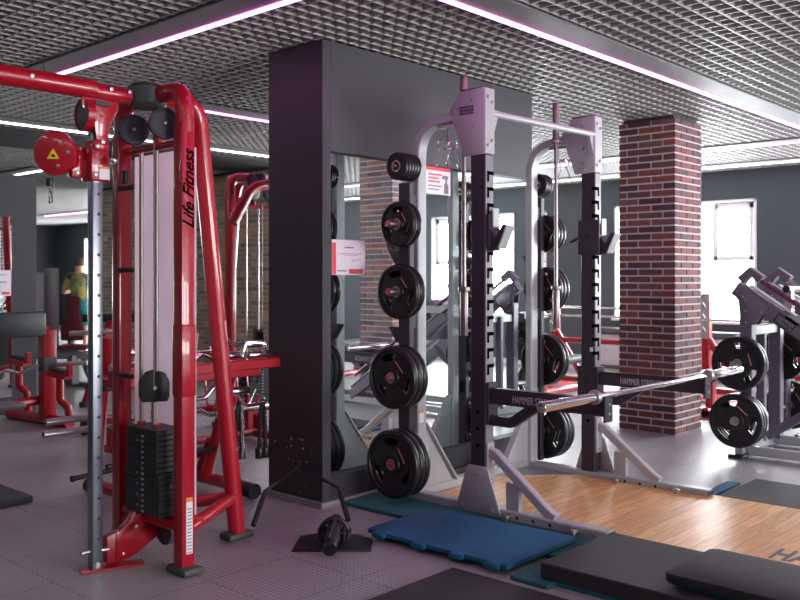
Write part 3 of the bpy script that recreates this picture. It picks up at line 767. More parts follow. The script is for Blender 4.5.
m = MB(); m.torus(ap+Vc((-.01,0,.028)), (.5,0,1), .024, .010, 18, 8); m.cyl(ap+Vc((0,0,-.03)), ap+Vc((-.003,0,.02)), .015, 12); part('eye_ring', m, SATIN, hd)

# ------------------------------------------------------------------ posters
def poster(name, u0, u1, z0, z1, v, label):
    t = thing(name, label, 'notice', ((u0+u1)/2, v, z0)); m = MB(); m.box(u0, u1, v-.002, v, z0, z1, 0); part('sheet', m, PAPER, t); return t
v = PV+.0485
p = poster('notice_poster', 3.8970, 4.1970, 1.44, 1.665, v, 'pink lit notice sheet taped to the left edge of the mirror')
m = MB(); m.box(3.8980, 3.9320, v-.0028, v-.002, 1.442, 1.645, 0); m.box(4.0470, 4.1770, v-.0028, v-.002, 1.448, 1.478, 0); part('red_blocks', m, PRED, p)
m = MB(); m.box(4.0070, 4.0920, v-.0026, v-.002, 1.612, 1.620, 0)
for z, a, b in ((1.575,3.9520,4.1720),(1.566,3.9920,4.1220),(1.535,4.0720,4.1520),(1.525,4.0720,4.1020)): m.box(a, b, v-.0026, v-.002, z, z+.003, 0)
m.box(3.9420, 4.0270, v-.0026, v-.002, 1.462, 1.470, 0); part('printed_lines', m, PGREY, p)
p = poster('notice_poster', 4.7120, 5.0820, 2.02, 2.25, v, 'notice with red header and spray bottle drawing at the mirror top')
m = MB(); m.box(4.7120, 5.0820, v-.0028, v-.002, 2.19, 2.25, 0)
for z, b in ((2.155,4.9820),(2.13,4.9520),(2.105,4.9620)): m.box(4.8320, b, v-.0028, v-.002, z, z+.012, 0)
part('red_header', m, PRED, p)
m = MB()
for z, b in ((2.075,4.9820),(2.05,4.9520)): m.box(4.8320, b, v-.0028, v-.002, z, z+.009, 0)
m.prism((5.0070,v-.002,2.03), X, Z, [(0,0),(.05,0),(.05,.06),(.035,.08),(.035,.10),(.05,.115),(.045,.13),(-.01,.13),(-.025,.115),(-.02,.105),(.012,.105),(.015,.08),(0,.06)], .0008)
part('spray_bottle_drawing', m, PGREY, p)
p = poster('notice_poster', 3.86, 4.165, 1.235, 1.50, 9.287, 'white notice sheet on the rear mirror at the left edge')
m = MB(); m.box(4.07, 4.15, 9.283, 9.285, 1.25, 1.275, 0); part('red_blocks', m, PRED, p)
m = MB()
for z in (1.45,1.38,1.37): m.box(3.95, 4.12, 9.283, 9.285, z, z+.006, 0)
part('printed_lines', m, PGREY, p)

# ------------------------------------------------------------------ red cable tower
def cable_tower(label, c=(2.49,3.955,0)):
    cx, cy = c[0], c[1]; t = thing('cable_machine', label, 'cable machine', c)
    yr, yl = cy-.282, cy+.282
    for s, yy in ((-1,yr),(1,yl)):
        m = MB(); m.box(cx-.044, cx+.034, yy-.040, yy+.040, .03, 2.17, .014)
        m.box(cx-.047, cx+.037, yy-.046, yy+.044, .85, 1.20, .012) if s < 0 else None
        up = part('upright', m, RED, t)
        m = MB(); m.tube(fillet([(cx+.0,yy,2.12),(cx,yy,2.325),(cx,cy+s*.04,2.335)], .17, 9), .046, 16, side=X); part('top_bend', m, RED, up)
        m = MB(); m.box(cx-.06, cx+.06, yy-.085, yy+.085, 0, .04, .018); part('rubber_foot', m, FOOT, up)
        if s < 0:
            part('lettering', text_mb('Life Fitness', .086, (cx+.022,yy-.0405,1.655), Z, -X, .0012, shear=.5, width=.385, bold=.0018), VOIDM, up, 'black slanted brand lettering')
            m = MB(); m.box(cx-.020, cx+.016, yy-.0415, yy-.040, .10, .37, 0); lb = part('warning_label', m, WHITE, up, 'white warning label')
            m = MB(); m.box(cx-.020, cx+.016, yy-.0428, yy-.0415, .35, .37, 0); part('label_heading', m, ORG, lb)
            m = MB()
            for k in range(14): m.box(cx-.014, cx+.010, yy-.0424, yy-.0415, .105+k*.016, .110+k*.016, 0)
            part('label_text', m, PGREY, lb)
    m = MB(); m.tube(fillet([(cx+.02,cy,2.335),(cx+.27,cy,2.335),(cx+.525,cy,.03)], .26, 10), .047, 16, side=Y); lg = part('rear_leg', m, RED, t)
    m = MB(); m.box(cx+.44, cx+.61, cy-.055, cy+.055, 0, .04, .018); part('rubber_foot', m, FOOT, lg)
    m = MB(); m.lathe([(0,2.27),(.085,2.27),(.095,2.285),(.095,2.365),(.080,2.385),(0,2.392)], (cx-.03,cy,0), Z, 32); part('hub_cover', m, HUB, t)
    # cross tubes
    m = MB(); m.tube([(cx,yl,.215),(cx,yr,.215)], .030, 14); part('base_tube', m, RED, t); m = MB(); m.tube([(cx,yl,2.075),(cx,yr,2.075)], .020, 12); part('top_crossbar', m, RED, t); m = MB()
    m.tube([(cx,yr,.20),(cx+.495,cy,.23)], .032, 14); m.tube([(cx,yl,.20),(cx+.495,cy,.23)], .032, 14)
    part('cross_frame', m, RED, t)
    m = MB(); m.tube([(cx+.03,cy,2.07),(cx+.03,cy,2.30)], .024, 12); part('hub_strut', m, RED, t)
    m = MB(); m.box(cx-.03, cx+.14, cy-.25, cy+.25, .215, .245, .004); part('stack_base', m, RED, t)
    # shroud
    m = MB(); m.box(cx+.075, cx+.081, yr+.02, yl+.01, .26, 2.06, .002); part('shroud', m, SHROUD, t, 'frosted pale shroud panel')
    # guide rods and stack
    for dy in (.103,-.035): m = MB(); m.cyl((cx,cy+dy,.25),(cx,cy+dy,2.06), .011, 12); part('guide_rod', m, STEEL, t)
    st = MB(); nm = MB()
    for k in range(16):
        z = .255 + k*.0265; w = .155 if k < 8 else .135; st.box(cx-.075, cx+.085, cy-.02-w, cy-.02+w, z, z+.0245, .002)
    stp = part('weight_stack', st, STACKM, t)
    for k in range(15):
        z = .262 + k*.0265; nm.box(cx-.0765, cx-.0748, cy-.04, cy-.018, z, z+.011, 0)
        if k % 2: nm.box(cx-.0765, cx-.0748, cy+.012, cy+.022, z, z+.011, 0)
    part('weight_numbers', nm, LGREY, stp)
    m = MB(); m.cyl((cx-.076,cy-.02,.60),(cx-.10,cy-.02,.60), .008, 10); m.bar((cx-.09,cy-.02,.60),(cx-.085,cy+.03,.46), .008, .016, X); part('selector_pin', m, SATIN, stp)
    m = MB()
    for dy in (.103,-.035): m.cyl((cx,cy+dy,.678),(cx,cy+dy,.690), .022, 14)
    part('rod_bushings', m, REDCAP, stp)
    m = MB(); m.cyl((cx-.01,cy-.03,.675),(cx-.01,cy-.03,.80), .013, 12); m.cyl((cx-.01,cy-.03,.72),(cx-.01,cy-.03,.76), .017, 12); part('lift_stem', m, STEEL, stp)
    m = MB(); pp = [(-.072,-.07),(.072,-.07),(.085,-.045),(.085,.03),(.06,.07),(0,.085),(-.045,.075),(-.085,.03),(-.085,-.045)]
    pe = Vc((.91,-.42,0)).normalized(); pn = pe.cross(Z); pc = Vc((cx-.01,cy-.03,.875)); pp = [(a*.84,b_) for a,b_ in pp]
    m.prism(pc+pn*.022, pe, Z, pp, .010, .002); m.prism(pc-pn*.034, pe, Z, pp, .010, .002); m.cyl(pc-pn*.026, pc+pn*.024, .060, 28)
    pb_ = part('travelling_pulley', m, SATIN, t)
    m = MB(); m.cyl(pc+pn*.030, pc+pn*.037, .010, 10); part('pulley_bolt', m, STEEL, pb_)
    m = MB(); m.cyl((cx-.03,cy-.06,.88),(cx-.03,cy-.06,2.10), .0030, 8)
    m.cyl((cx-.22,cy+.0,.30),(cx-.22,cy+.0,2.0), .0030, 6) if False else None
    part('steel_cable', m, DSTEEL, t)
    for y in (cy+.125, cy-.155):
        pn = Vc((-.42,-.91,0)).normalized(); pc = Vc((cx-.03,y,2.175))
        m = MB(); m.lathe([(0,-.016),(.074,-.016),(.078,-.010),(.072,0),(.078,.010),(.074,.016),(.060,.018),(.058,.015),(0,.015)], pc, pn, 36); pu = part('top_pulley', m, PULL, t)
        m = MB(); m.cyl(pc+pn*.014, pc+pn*.024, .009, 10, bev=.001); part('pulley_bolt', m, STEEL, pu)
    for z in (1.88, 1.46, .92):
        m = MB(); m.box(cx-.055, cx-.035, yl-.16, yl-.02, z-.012, z+.012, .004) ; m.sphere((cx-.045,yl-.165,z), .014)
        if z != 1.88: part('cable_stop', m, SATIN, t)
        else: m.cyl((cx-.045,yl-.10,z+.02),(cx-.045,yl-.10,z+.09), .016, 12); part('cable_stop', m, SATIN, t)
    m = MB(); m.cyl((cx+.06,cy+.0,.14),(cx+.09,cy+.0,.14), .075, 28, bev=.004); part('lower_pulley', m, PULL, t)
    m = MB(); m.prism((cx,cy+.05,0), X, Z, [(-.22,.025),(-.22,.155),(-.15,.17),(-.09,.21),(-.03,.29),(.12,.29),(.12,.15),(.06,.10),(-.06,.035),(-.16,.015)], -.05, .004); fp_ = part('pulley_guard', m, RED, t)
    part('bolts', bolts([(cx-.16,cy-.001,.07),(cx-.09,cy-.001,.19)], -Y, .010, .004), STEEL, fp_)
    return t
tw = cable_tower('tall red cable machine tower with grey weight stack, nearest on the left')
t2 = copy_tree(tw, loc=(5.20,6.55,0), rz=PI/2, label='second red cable machine half hidden behind the dark partition edge')
for o_ in list(t2.children):
    if o_.name.startswith('shroud') or o_.name.startswith('cable_stop'): bpy.data.objects.remove(o_)
m = MB(); m.tube(fillet([(4.78,6.33,1.90),(4.98,6.33,2.22),(5.75,6.33,2.40)], .25, 8), .048, 14); ob_ = link('top_bend', mesh_from('top_bend', m, REDD, Vc((0,0,0))), t2)
ob_.matrix_parent_inverse = (Mx.Translation((5.20,6.55,0)) @ Mx.Rotation(PI/2,4,'Z')).inverted()
for u_ in (5.05, 5.24):
    m = MB(); m.cyl((u_,6.375,2.19),(u_,6.40,2.19), .072, 28, bev=.004); ob_ = link('top_pulley', mesh_from('top_pulley', m, PULL, Vc((0,0,0))), t2); ob_.matrix_parent_inverse = (Mx.Translation((5.20,6.55,0)) @ Mx.Rotation(PI/2,4,'Z')).inverted()
# its own adjustable column, beam and carriage (first tower only)
t = tw
m = MB(); m.tube([(2.46,3.975,2.315),(.95,3.975,2.315)], .040, 16); m.tube([(2.18,3.975,2.322),(.95,3.975,2.322)], .046, 16)
bm_ = part('overhead_beam', m, RED, t)
part('bolts', bolts([(u,3.935,2.33) for u in (2.35,2.25,1.86)], -Y, .011, .008), STEEL, bm_)
m = MB(); m.box(2.186, 2.240, 3.990, 4.046, .008, 2.16, .007); cp = part('adjustment_column', m, mat('column_steel', (.30,.33,.38), .30, .9, .1, 6), t, 'square chrome column with holes')
m = MB(); z = .16
while z < 1.85: m.cyl((2.216,3.9885,z),(2.216,3.9915,z), .0085, 12); z += .098
part('column_holes', m, SATIN, cp)
m = MB(); m.bar((2.15,4.05,.006),(2.44,3.955,.006), .075, .012, None, .003); part('foot_bar', m, RED, t)
m = MB(); m.cyl((2.14,4.02,.10),(2.19,4.02,.10), .011, 12); m.cyl((2.235,4.0,.10),(2.27,3.99,.10), .011, 12); m.cyl((2.21,3.985,.035),(2.21,3.995,.035), .014, 12); part('stop_bolts', m, STEEL, cp)
m = MB(); m.cyl((2.292,3.96,.02),(2.30,3.965,2.25), .003, 8); part('long_cable', m, SATIN, t)
m = MB(); m.prism((0,3.962,0), X, Z, [(2.115,2.31),(2.305,2.31),(2.305,2.235),(2.262,2.165),(2.247,2.04),(2.195,2.04),(2.178,2.165),(2.115,2.235)], -.010, .003)
hb = part('hanger_bracket', m, RED, t)
m = MB(); m.box(2.175, 2.255, 3.948, 3.952, 2.245, 2.27, .002); part('bracket_slot', m, SATIN, hb)
part('bolts', bolts([(2.22,3.962,2.075)], -Y, .012, .014), STEEL, hb)
m = MB(); m.cyl((2.135,4.0,2.20),(2.165,3.998,2.20), .070, 28, bev=.004); sp = part('swivel_pulley', m, PULL, t)
m = MB(); m.lathe([(.072,-.018),(.078,-.018),(.078,.020),(.072,.020)], (2.150,3.999,2.20), (1,-.05,0), 32, True); part('pulley_guard', m, RED, sp)
# carriage
m = MB(); m.box(2.165, 2.262, 3.965, 4.070, 1.885, 2.075, .014); m.box(2.172, 2.255, 3.950, 4.06, 2.03, 2.085, .016)
m.cyl((2.155,4.06,1.90),(2.155,4.06,2.05), .022, 14); m.box(2.10, 2.175, 4.03, 4.075, 1.90, 2.035, .012); cr_ = part('carriage', m, RED, t)
part('bolts', bolts([(2.19,3.952,2.05),(2.185,3.962,1.915),(2.13,4.03,1.925),(2.13,4.03,2.0)], -Y, .011, .008), STEEL, cr_)
m = MB(); m.cyl((2.245,3.965,1.985),(2.25,3.92,1.985), .014, 14); m.sphere((2.25,3.915,1.985), .020); part('release_knob', m, CHROME, cr_)
m = MB(); m.box(2.205, 2.258, 3.9625, 3.9655, 1.895, 1.955, 0); lb = part('warning_label', m, WHITE, cr_); m = MB(); m.box(2.205, 2.258, 3.961, 3.963, 1.945, 1.955, 0); part('label_heading', m, ORG, lb)
e1, e2 = Vc((.66,-.75,0)), Z
sh = [(.11*math.cos(a), .108*math.sin(a)) for a in [k*PI/12 for k in range(3,22)]]
sh = sh + [(.085,-.085),(.10,-.055),(.125,-.03),(.125,.03),(.10,.05),(.085,.075)] if False else [(.098*math.cos(k*PI/12)-.01, .108*math.sin(k*PI/12)) for k in range(3,21)] + [(.055,-.085),(.095,-.06),(.100,.010),(.082,.045)]
m = MB(); m.prism((2.075,4.10,2.015), e1, e2, sh, .05, .012); hs = part('pulley_housing', m, RED, t, 'rounded red swivel housing')
n = e1.cross(e2).normalized(); q = Vc((2.075,4.10,2.015)) + n*.0505
m = MB(); m.prism(q+e1*-.012+Z*-.03, e1, e2, [(-.03,0),(.03,0),(0,.05)], .001); lb = part('warning_triangle', m, YEL, hs, 'yellow warning triangle')
m = MB(); m.prism(q+n*.001+e1*-.012+Z*-.03, e1, e2, [(-.012,.012),(.008,.006),(.013,.014),(-.002,.024)], .0008); part('hand_symbol', m, SATIN, lb)
part('bolts', bolts([q+e1*.025+Z*.045, q+e1*.012+Z*-.065, q+e1*.06+Z*.0], n, .010, .006), STEEL, hs)
cl = Vc((2.045,4.14,1.90)); m = MB(); m.cyl(cl, cl-Z*.04, .017, 14, bev=.003); part('cable_ball', m, RUB, hs)
m = MB(); m.tube([cl+Z*-.04, cl+Z*-.06, cl+Z*-.065+e1*.009, cl+Z*-.115+e1*.013, cl+Z*-.12, cl+Z*-.115-e1*.005, cl+Z*-.06], .0045, 8); part('snap_hook', m, CHROME, hs)

# ------------------------------------------------------------------ accessory rack behind the red machine
ar = thing('accessory_rack', 'red storage rack for bars and cable handles behind the red machine', 'storage rack', (3.2,4.8,0))
for u in (3.62, 3.0):
    m = MB(); m.tube([(u,4.66,.06),(u,5.45,.06)], .042, 14); e = part('base_foot', m, RED, ar)
    m = MB(); m.tube([(u,4.56,.05),(u,4.72,.055)], .050, 14); part('rubber_end', m, RUB, e)
    m = MB(); m.tube([(u,5.42,.05),(u,5.52,.05)], .05, 14); part('rubber_end', m, RUB, e)
    m = MB(); m.tube([(u-.03,5.05,.07),(u-.0,4.80,.80)], .036, 12); m.tube([(u,5.2,.06),(u-.02,5.02,.33)], .025, 10); m.tube([(u-.1,5.30,.06),(u-.1,5.10,1.05)], .04, 12) ; part('post', m, REDD, ar)
m = MB(); m.box(2.55, 3.70, 4.40, 4.50, .855, .915, .006); m.box(2.60, 3.62, 4.50, 4.78, .80, .855, .006); part('top_shelf', m, RED, ar)
m = MB(); m.box(2.6, 3.62, 4.62, 4.70, .78, .85, .006); m.cyl((3.62,4.66,.80),(3.66,4.66,.80), .035, 16); part('shelf_end', m, SATIN, ar)
m = MB(); m.tube([(3.0,5.15,.22),(3.6,5.15,.22)], .03, 12); part('cross_tube', m, REDD, ar); m = MB(); m.tube([(3.0,4.95,.55),(3.6,4.95,.55)], .025, 12); part('cross_tube', m, REDD, ar)
for u in (3.28,3.42,3.60,3.52):
    m = MB(); m.tube(fillet([(u,4.62,.80),(u,4.60,.64),(u,4.52,.62),(u,4.50,.68)], .02, 4), .008, 8); part('hook', m, RED, ar)
def wavy(u0, u1, v, z, label, name='curl_bar'):
    r = thing(name, label, 'curl bar', ((u0+u1)/2, v, z), 'bars on the storage rack')
    L_ = u1-u0; pts = [(u0,v,z),(u0+L_*.18,v,z),(u0+L_*.30,v,z+.05),(u0+L_*.42,v,z-.02),(u0+L_*.5,v,z-.02),(u0+L_*.58,v,z-.02),(u0+L_*.70,v,z+.05),(u0+L_*.82,v,z),(u1,v,z)]
    m = MB(); m.tube(fillet(pts, .04, 4), .014, 12); part('shaft', m, CHROME, r)
    for a, b in ((u0-.05,u0+.08),(u1-.08,u1+.05)): m = MB(); m.cyl((a,v,z),(b,v,z), .024, 16, bev=.003); part('sleeve', m, CHROME, r)
    return r
wavy(2.75, 3.60, 4.53, 1.00, 'topmost chrome curl bar on the red storage rack')
wavy(2.70, 3.50, 4.60, .93, 'second chrome curl bar lying on the red storage shelf')
wavy(2.72, 3.55, 4.68, .90, 'rear chrome curl bar lying on the red storage shelf')
wavy(2.80, 3.45, 4.48, .72, 'chrome curl bar hanging just under the red shelf')
wavy(2.75, 3.52, 4.72, .55, 'dark curl bar on the second level of the red rack')
m = MB()
m.tube(fillet([(3.56,4.46,.92),(3.66,4.46,1.0),(3.50,4.50,1.02),(3.47,4.50,.93)], .03, 4), .012, 10); m.cyl((3.48,4.45,.94),(3.70,4.45,.94), .022, 14, bev=.003); m.torus((3.60,4.46,.965), X, .03, .008, 18, 6)
solo('cable_attachment', m, CHROME, 'chrome close-grip handle at the right end of the red shelf', 'handle', (3.58,4.46,.92))
m = MB(); m.cyl((2.75,4.86,.30),(3.52,4.86,.30), .016, 12); solo('cable_attachment', m, RUB, 'straight black bar low on the red storage rack', 'handle', (3.1,4.86,.3))
def rope(u, v, label):
    r = thing('triceps_rope', label, 'rope attachment', (u,v,.62), 'ropes on the storage rack')
    for s in (-1, 1):
        m = MB(); pts = [(u,v,.64),(u+s*.012,v,.58),(u+s*.022,v,.45),(u+s*.024,v,.32)]; m.tube(fillet(pts, .03, 4), .013, 10)
        for k in range(10): m.torus((u+s*.02,v,.33+k*.025), (.3*s,0,1), .0125, .004, 14, 6)
        p = part('rope', m, RUB, r); m = MB(); m.cyl((u+s*.024,v,.335),(u+s*.024,v,.265), .027, 18, bev=.006); part('end_knob', m, RUB, p)
    m = MB(); m.torus((u,v,.655), Y, .02, .005, 18, 6); part('ring', m, CHROME, r); return r
rope(3.655, 4.53, 'black triceps rope hanging from the red rack, nearest the dark partition')
rope(3.52, 4.60, 'black triceps rope hanging from the red rack, next to the chain')
m = MB()
for k in range(22): m.torus((3.475+.004*math.sin(k),4.50,.66-k*.021), X if k % 2 else Y, .010, .0026, 12, 5)
solo('hanging_chain', m, STEEL, 'steel chain hanging down from the red storage rack', 'chain', (3.475,4.5,.2))
m = MB(); m.tube(fillet([(3.58,4.50,.72),(3.52,4.50,.62),(3.64,4.50,.62),(3.58,4.50,.72)], .01, 3), .005, 8); m.cyl((3.51,4.50,.62),(3.65,4.50,.62), .012, 10)
solo('cable_attachment', m, CHROME, 'small triangular stirrup handle hanging under the red shelf', 'handle', (3.58,4.5,.6))

# low rack of olympic bars
lr = thing('bar_rack', 'low red floor rack carrying long barbells', 'storage rack', (4.3,6.35,0))
for u in (3.75, 5.0):
    m = MB(); m.box(u-.03, u+.03, 5.55, 6.62, .02, .08, .005); m.box(u-.03, u+.03, 6.36, 6.44, .08, .235, .004); m.box(u-.03, u+.03, 5.62, 5.72, .08, .11, .004); m.box(u-.03, u+.03, 6.52, 6.58, .08, .30, .004); part('side_frame', m, REDD, lr)
m = MB(); m.tube([(3.75,6.3,.06),(5.0,6.3,.06)], .03, 10); part('cross_tube', m, REDD, lr)
barbell(3.11, 3.50, 4.82, 5.22, 6.40, .262, 'chrome barbell on the low red floor rack, upper of the two', 'barbells on the low rack', STEEL)
barbell(3.20, 3.60, 4.90, 5.30, 6.55, .327, 'chrome barbell at the back of the low red floor rack', 'barbells on the low rack', STEEL)
m = MB(); m.cyl((2.95,5.66,.075),(4.1,5.66,.135), .018, 14); m.cyl((2.945,5.66,.075),(2.965,5.66,.076), .022, 14)
solo('fixed_bar', m, SATIN, 'black bar with pale end cap lying low behind the chrome column', 'bar', (3.5,5.66,.08))
m = MB(); m.cyl((4.05,7.62,.07),(4.22,7.55,.07), .07, 18, bev=.012); m.cyl((4.22,7.55,.07),(4.7,7.3,.07), .045, 12)
solo('foam_roller', m, RUB, 'dark roller lying behind the chrome column base', 'roller', (4.3,7.5,0))

# ------------------------------------------------------------------ preacher bench at the left edge
pb = thing('preacher_bench', 'red framed preacher curl bench with black pad at the left edge', 'bench', (3.9,8.4,0))
m = MB(); m.box(2.9, 4.04, 8.24, 8.38, .865, 1.10, .02); part('arm_pad', m, PAD, pb, 'black vinyl arm pad')
m = MB(); m.box(4.04, 4.17, 8.30, 8.42, .03, .92, .01); m.tube([(3.6,8.42,.90),(4.14,8.42,.92)], .04, 12); part('post', m, REDD, pb)
m = MB(); m.box(4.037, 4.173, 8.297, 8.423, .52, .66, .006); part('post_sleeve', m, FOOT, pb)
m = MB(); m.tube([(4.05,9.05,.05),(4.10,8.42,.05),(4.15,8.0,.05)], .055, 12); part('base_tube', m, REDD, pb); m = MB(); m.tube([(2.7,7.95,.22),(4.05,8.42,.24)], .045, 12); part('base_frame', m, REDD, pb)
m = MB(); m.box(2.7, 3.62, 7.75, 8.05, .27, .32, .02); part('seat_pad', m, GPAD, pb)
for (u, v, z, s) in ((4.02,8.78,.60,1),(4.08,8.06,.52,1)):
    m = MB(); m.bar((u-.02,v+.13,z),(u+.02,v-.13,z-.02), .10, .06, None, .005); m.box(u+.0, u+.05, v-.16, v-.12, z-.02, z+.09, .004)
    m.tube(fillet([(u,v,z-.03),(u,v,z-.25),(u+.06,v-.04,z-.32),(u+.08,v-.04,.05)], .05, 4), .035, 10); a = part('bar_rest', m, REDD, pb)
    m = MB(); m.bar((u-.02,v+.11,z+.04),(u+.01,v-.10,z+.02), .09, .03, None, .008); part('rest_pad', m, PAD, a)
r = thing('curl_bar', 'steel curl bar resting on the red preacher bench', 'curl bar', (4.05,8.4,.56))
m = MB(); m.tube(fillet([(3.55,8.62,.46),(3.68,8.60,.49),(3.80,8.55,.54),(3.90,8.50,.50),(4.02,8.42,.57),(4.12,8.36,.575)], .05, 4), .015, 10); part('shaft', m, STEEL, r)
m = MB(); m.cyl((4.12,8.36,.575),(4.38,8.10,.60), .024, 14); part('sleeve', m, STEEL, r)
# bar horn in front of the far seat
m = MB(); m.cyl((3.86,7.46,.93),(4.5,7.16,.95), .022, 14, bev=.003); m.cyl((4.14,7.33,.94),(4.16,7.32,.94), .034, 16)
sm = thing('smith_stand', 'thin stand holding a steel bar horn behind the chrome column', 'stand', (4.5,7.16,0))
part('bar_horn', m, STEEL, sm); m = MB(); m.box(4.46, 4.54, 7.12, 7.20, .0, 1.0, .005); m.box(4.35, 4.65, 7.05, 7.27, 0, .03, .005); part('post', m, REDD, sm)

# ------------------------------------------------------------------ far seated machine, person, far machine
fm = thing('chest_machine', 'seated weight machine with maroon pads far behind on the left', 'exercise machine', (5.9,11.3,0))
m = MB(); m.cyl((5.95,12.0,.35),(5.95,12.0,1.56), .10, 24, bev=.02); m.box(5.70, 5.9, 12.0, 12.3, .3, 1.5, .02); part('weight_tower', m, WGREY, fm)
m = MB(); m.box(5.62, 5.80, 12.3, 12.5, .3, 1.30, .01); part('side_panel', m, BEIGE, fm)
b1, b2 = Vc((.674,-.739,0)), Vc((.10,.10,1)).normalized()
o_ = Vc((5.90,11.35,.585))
m = MB(); m.prism(o_, b1, b2, [(-.135,0),(.135,0),(.15,.03),(.15,.16),(.10,.30),(.085,.38),(.085,.58),(.07,.60),(-.07,.60),(-.085,.58),(-.085,.38),(-.10,.30),(-.15,.16),(-.15,.03)], -.07, .012); part('back_pad', m, MAROON, fm)
m = MB(); m.prism(Vc((5.72,10.98,.49)), b1, Vc((.739,.674,0)), [(-.17,-.12),(.22,-.12),(.17,.22),(-.17,.22)], .06, .012); part('seat_pad', m, MAROON, fm)
m = MB(); m.bar((5.52,11.3,.42),(5.98,10.75,.42), .22, .10, None, .02); m.bar((5.72,10.95,.05),(5.72,10.95,.42), .10, .14, None, .01); m.bar((5.9,11.5,.03),(5.9,10.7,.03), .12, .06, None, .01)
m.tube([(5.95,10.80,.03),(5.93,10.95,.20),(6.0,11.2,.38)], .05, 10); m.bar((5.95,11.45,.05),(5.95,11.45,1.0), .06, .08, None, .01); part('frame', m, WGREY, fm)

def person():
    r = thing('person', 'person seen from behind in an olive tie-dye shirt and teal shorts', 'person', (8.46,15.96,0))
    fw = Vc((.739,.674,0)); rt = Vc((.674,-.739,0)); B = Vc((8.46,15.96,0))
    def P(a, f, z): return B + rt*a + fw*f + Z*z
    V = [('pel',P(0,0,.95),.15),('wai',P(0,.01,1.08),.135),('che',P(0,.0,1.30),.165),('sho',P(0,-.01,1.44),.12),('nek',P(0,.01,1.53),.062),('hd1',P(0,.02,1.62),.085),('hd2',P(0,.03,1.72),.095),('hd3',P(0,.03,1.79),.06)]
    E = [(0,1),(1,2),(2,3),(3,4),(4,5),(5,6),(6,7)]
    for s in (-1, 1):
        i = len(V)
        if s < 0: arm = [P(s*.19,0,1.42),P(s*.27,.02,1.20),P(s*.33,.08,1.14),P(s*.20,.24,1.18),P(s*.15,.29,1.19)]
        else: arm = [P(s*.19,0,1.42),P(s*.25,.02,1.16),P(s*.26,.10,1.02),P(s*.20,.30,1.08),P(s*.17,.36,1.09)]
        for p, q in zip(arm, (.07,.055,.047,.035,.038)): V.append(('a', p, q))
        E += [(3,i),(i,i+1),(i+1,i+2),(i+2,i+3),(i+3,i+4)]
        i = len(V)
        for p, q in zip([P(s*.10,0,.88),P(s*.115,.03,.50),P(s*.12,-.02,.12),P(s*.12,0,.05),P(s*.14,.17,.035)], (.095,.062,.045,.042,.035)): V.append(('l', p, q))
        E += [(0,i),(i,i+1),(i+1,i+2),(i+2,i+3),(i+3,i+4)]
    me = bpy.data.meshes.new('body'); me.from_pydata([v[1]-B for v in V], E, []); 
    o = bpy.data.objects.new('body', me); C.objects.link(o)
    md = o.modifiers.new('s', 'SKIN'); md.use_smooth_shade = True
    for i, v in enumerate(V): me.skin_vertices[0].data[i].radius = (v[2], v[2]*(.68 if i < 4 else 1)); me.skin_vertices[0].data[i].use_root = (i == 0)
    sb = o.modifiers.new('u', 'SUBSURF'); sb.levels = 2; sb.render_levels = 2
    dg = bpy.context.evaluated_depsgraph_get(); dg.update(); me2 = bpy.data.meshes.new_from_object(o.evaluated_get(dg)); bpy.data.objects.remove(o)
    me2.materials.clear(); me2.materials.append(SKIN)
    for p in me2.polygons: p.use_smooth = True
    body = link('body', me2, r)
    def cloth(name, test, m_, off, lab=None):
        bm = bmesh.new(); bm.from_mesh(me2); bm.normal_update()
        bmesh.ops.delete(bm, geom=[f for f in bm.faces if not test(f.calc_center_median())], context='FACES')
        for v in bm.verts: v.co += v.normal*off
        me3 = bpy.data.meshes.new(name); bm.to_mesh(me3); bm.free(); me3.materials.clear(); me3.materials.append(m_)
        for p in me3.polygons: p.use_smooth = True
        c = link(name, me3, r); s = c.modifiers.new('so', 'SOLIDIFY'); s.thickness = .008; s.offset = 1
        if lab: c['label'] = lab
    cloth('shirt', lambda c: .93 < c.z < 1.50 and (abs(c.dot(rt)) < .19 or c.z > 1.21), TIE, .014)
    cloth('shorts', lambda c: .52 < c.z < .99 and abs(c.dot(rt)) < .23, SHORT, .02)
    cloth('hair', lambda c: c.z > 1.66 and c.dot(fw) < .10 or c.z > 1.76, HAIR, .012)
    m = MB()
    for s in (-1, 1):
        c = rt*s*.12
        m.prism(c + Vc((0,0,0)), rt, fw, [(-.05,-.09),(.05,-.09),(.055,.05),(.04,.2),(-.04,.2),(-.055,.05)], .07, .015)
    me4 = bpy.data.meshes.new('shoes'); 
    for f in m.bm.faces: f.smooth = True
    m.bm.to_mesh(me4); m.bm.free(); me4.materials.append(WHITE); link('shoes', me4, r)
    # fingers of both hands, ears, face
    m = MB()
    for s, hb_ in ((-1, rt*-.15+fw*.29+Z*1.19), (1, rt*.17+fw*.36+Z*1.09)):
        for k in range(4):
            a = hb_ + Z*(.024-.016*k); m.tube([a, a+rt*(-s*.03)+fw*.035, a+rt*(-s*.055)+fw*.03, a+rt*(-s*.06)+fw*.01], .0085, 8)
        m.tube([hb_+Z*.02, hb_+Z*.045+rt*(-s*.02)+fw*.01, hb_+Z*.055+rt*(-s*.04)+fw*.02], .010, 8)
    for s in (-1, 1): m.sphere(rt*s*.092+fw*.02+Z*1.70, .028, (.5,.8,1.1), 10)
    m.sphere(fw*.13+Z*1.69, .018, (1,1,1.4), 8)
    me5 = bpy.data.meshes.new('hands_and_ears'); 
    for f in m.bm.faces: f.smooth = True
    m.bm.to_mesh(me5); m.bm.free(); me5.materials.append(SKIN); link('hands_and_ears', me5, r)
person()
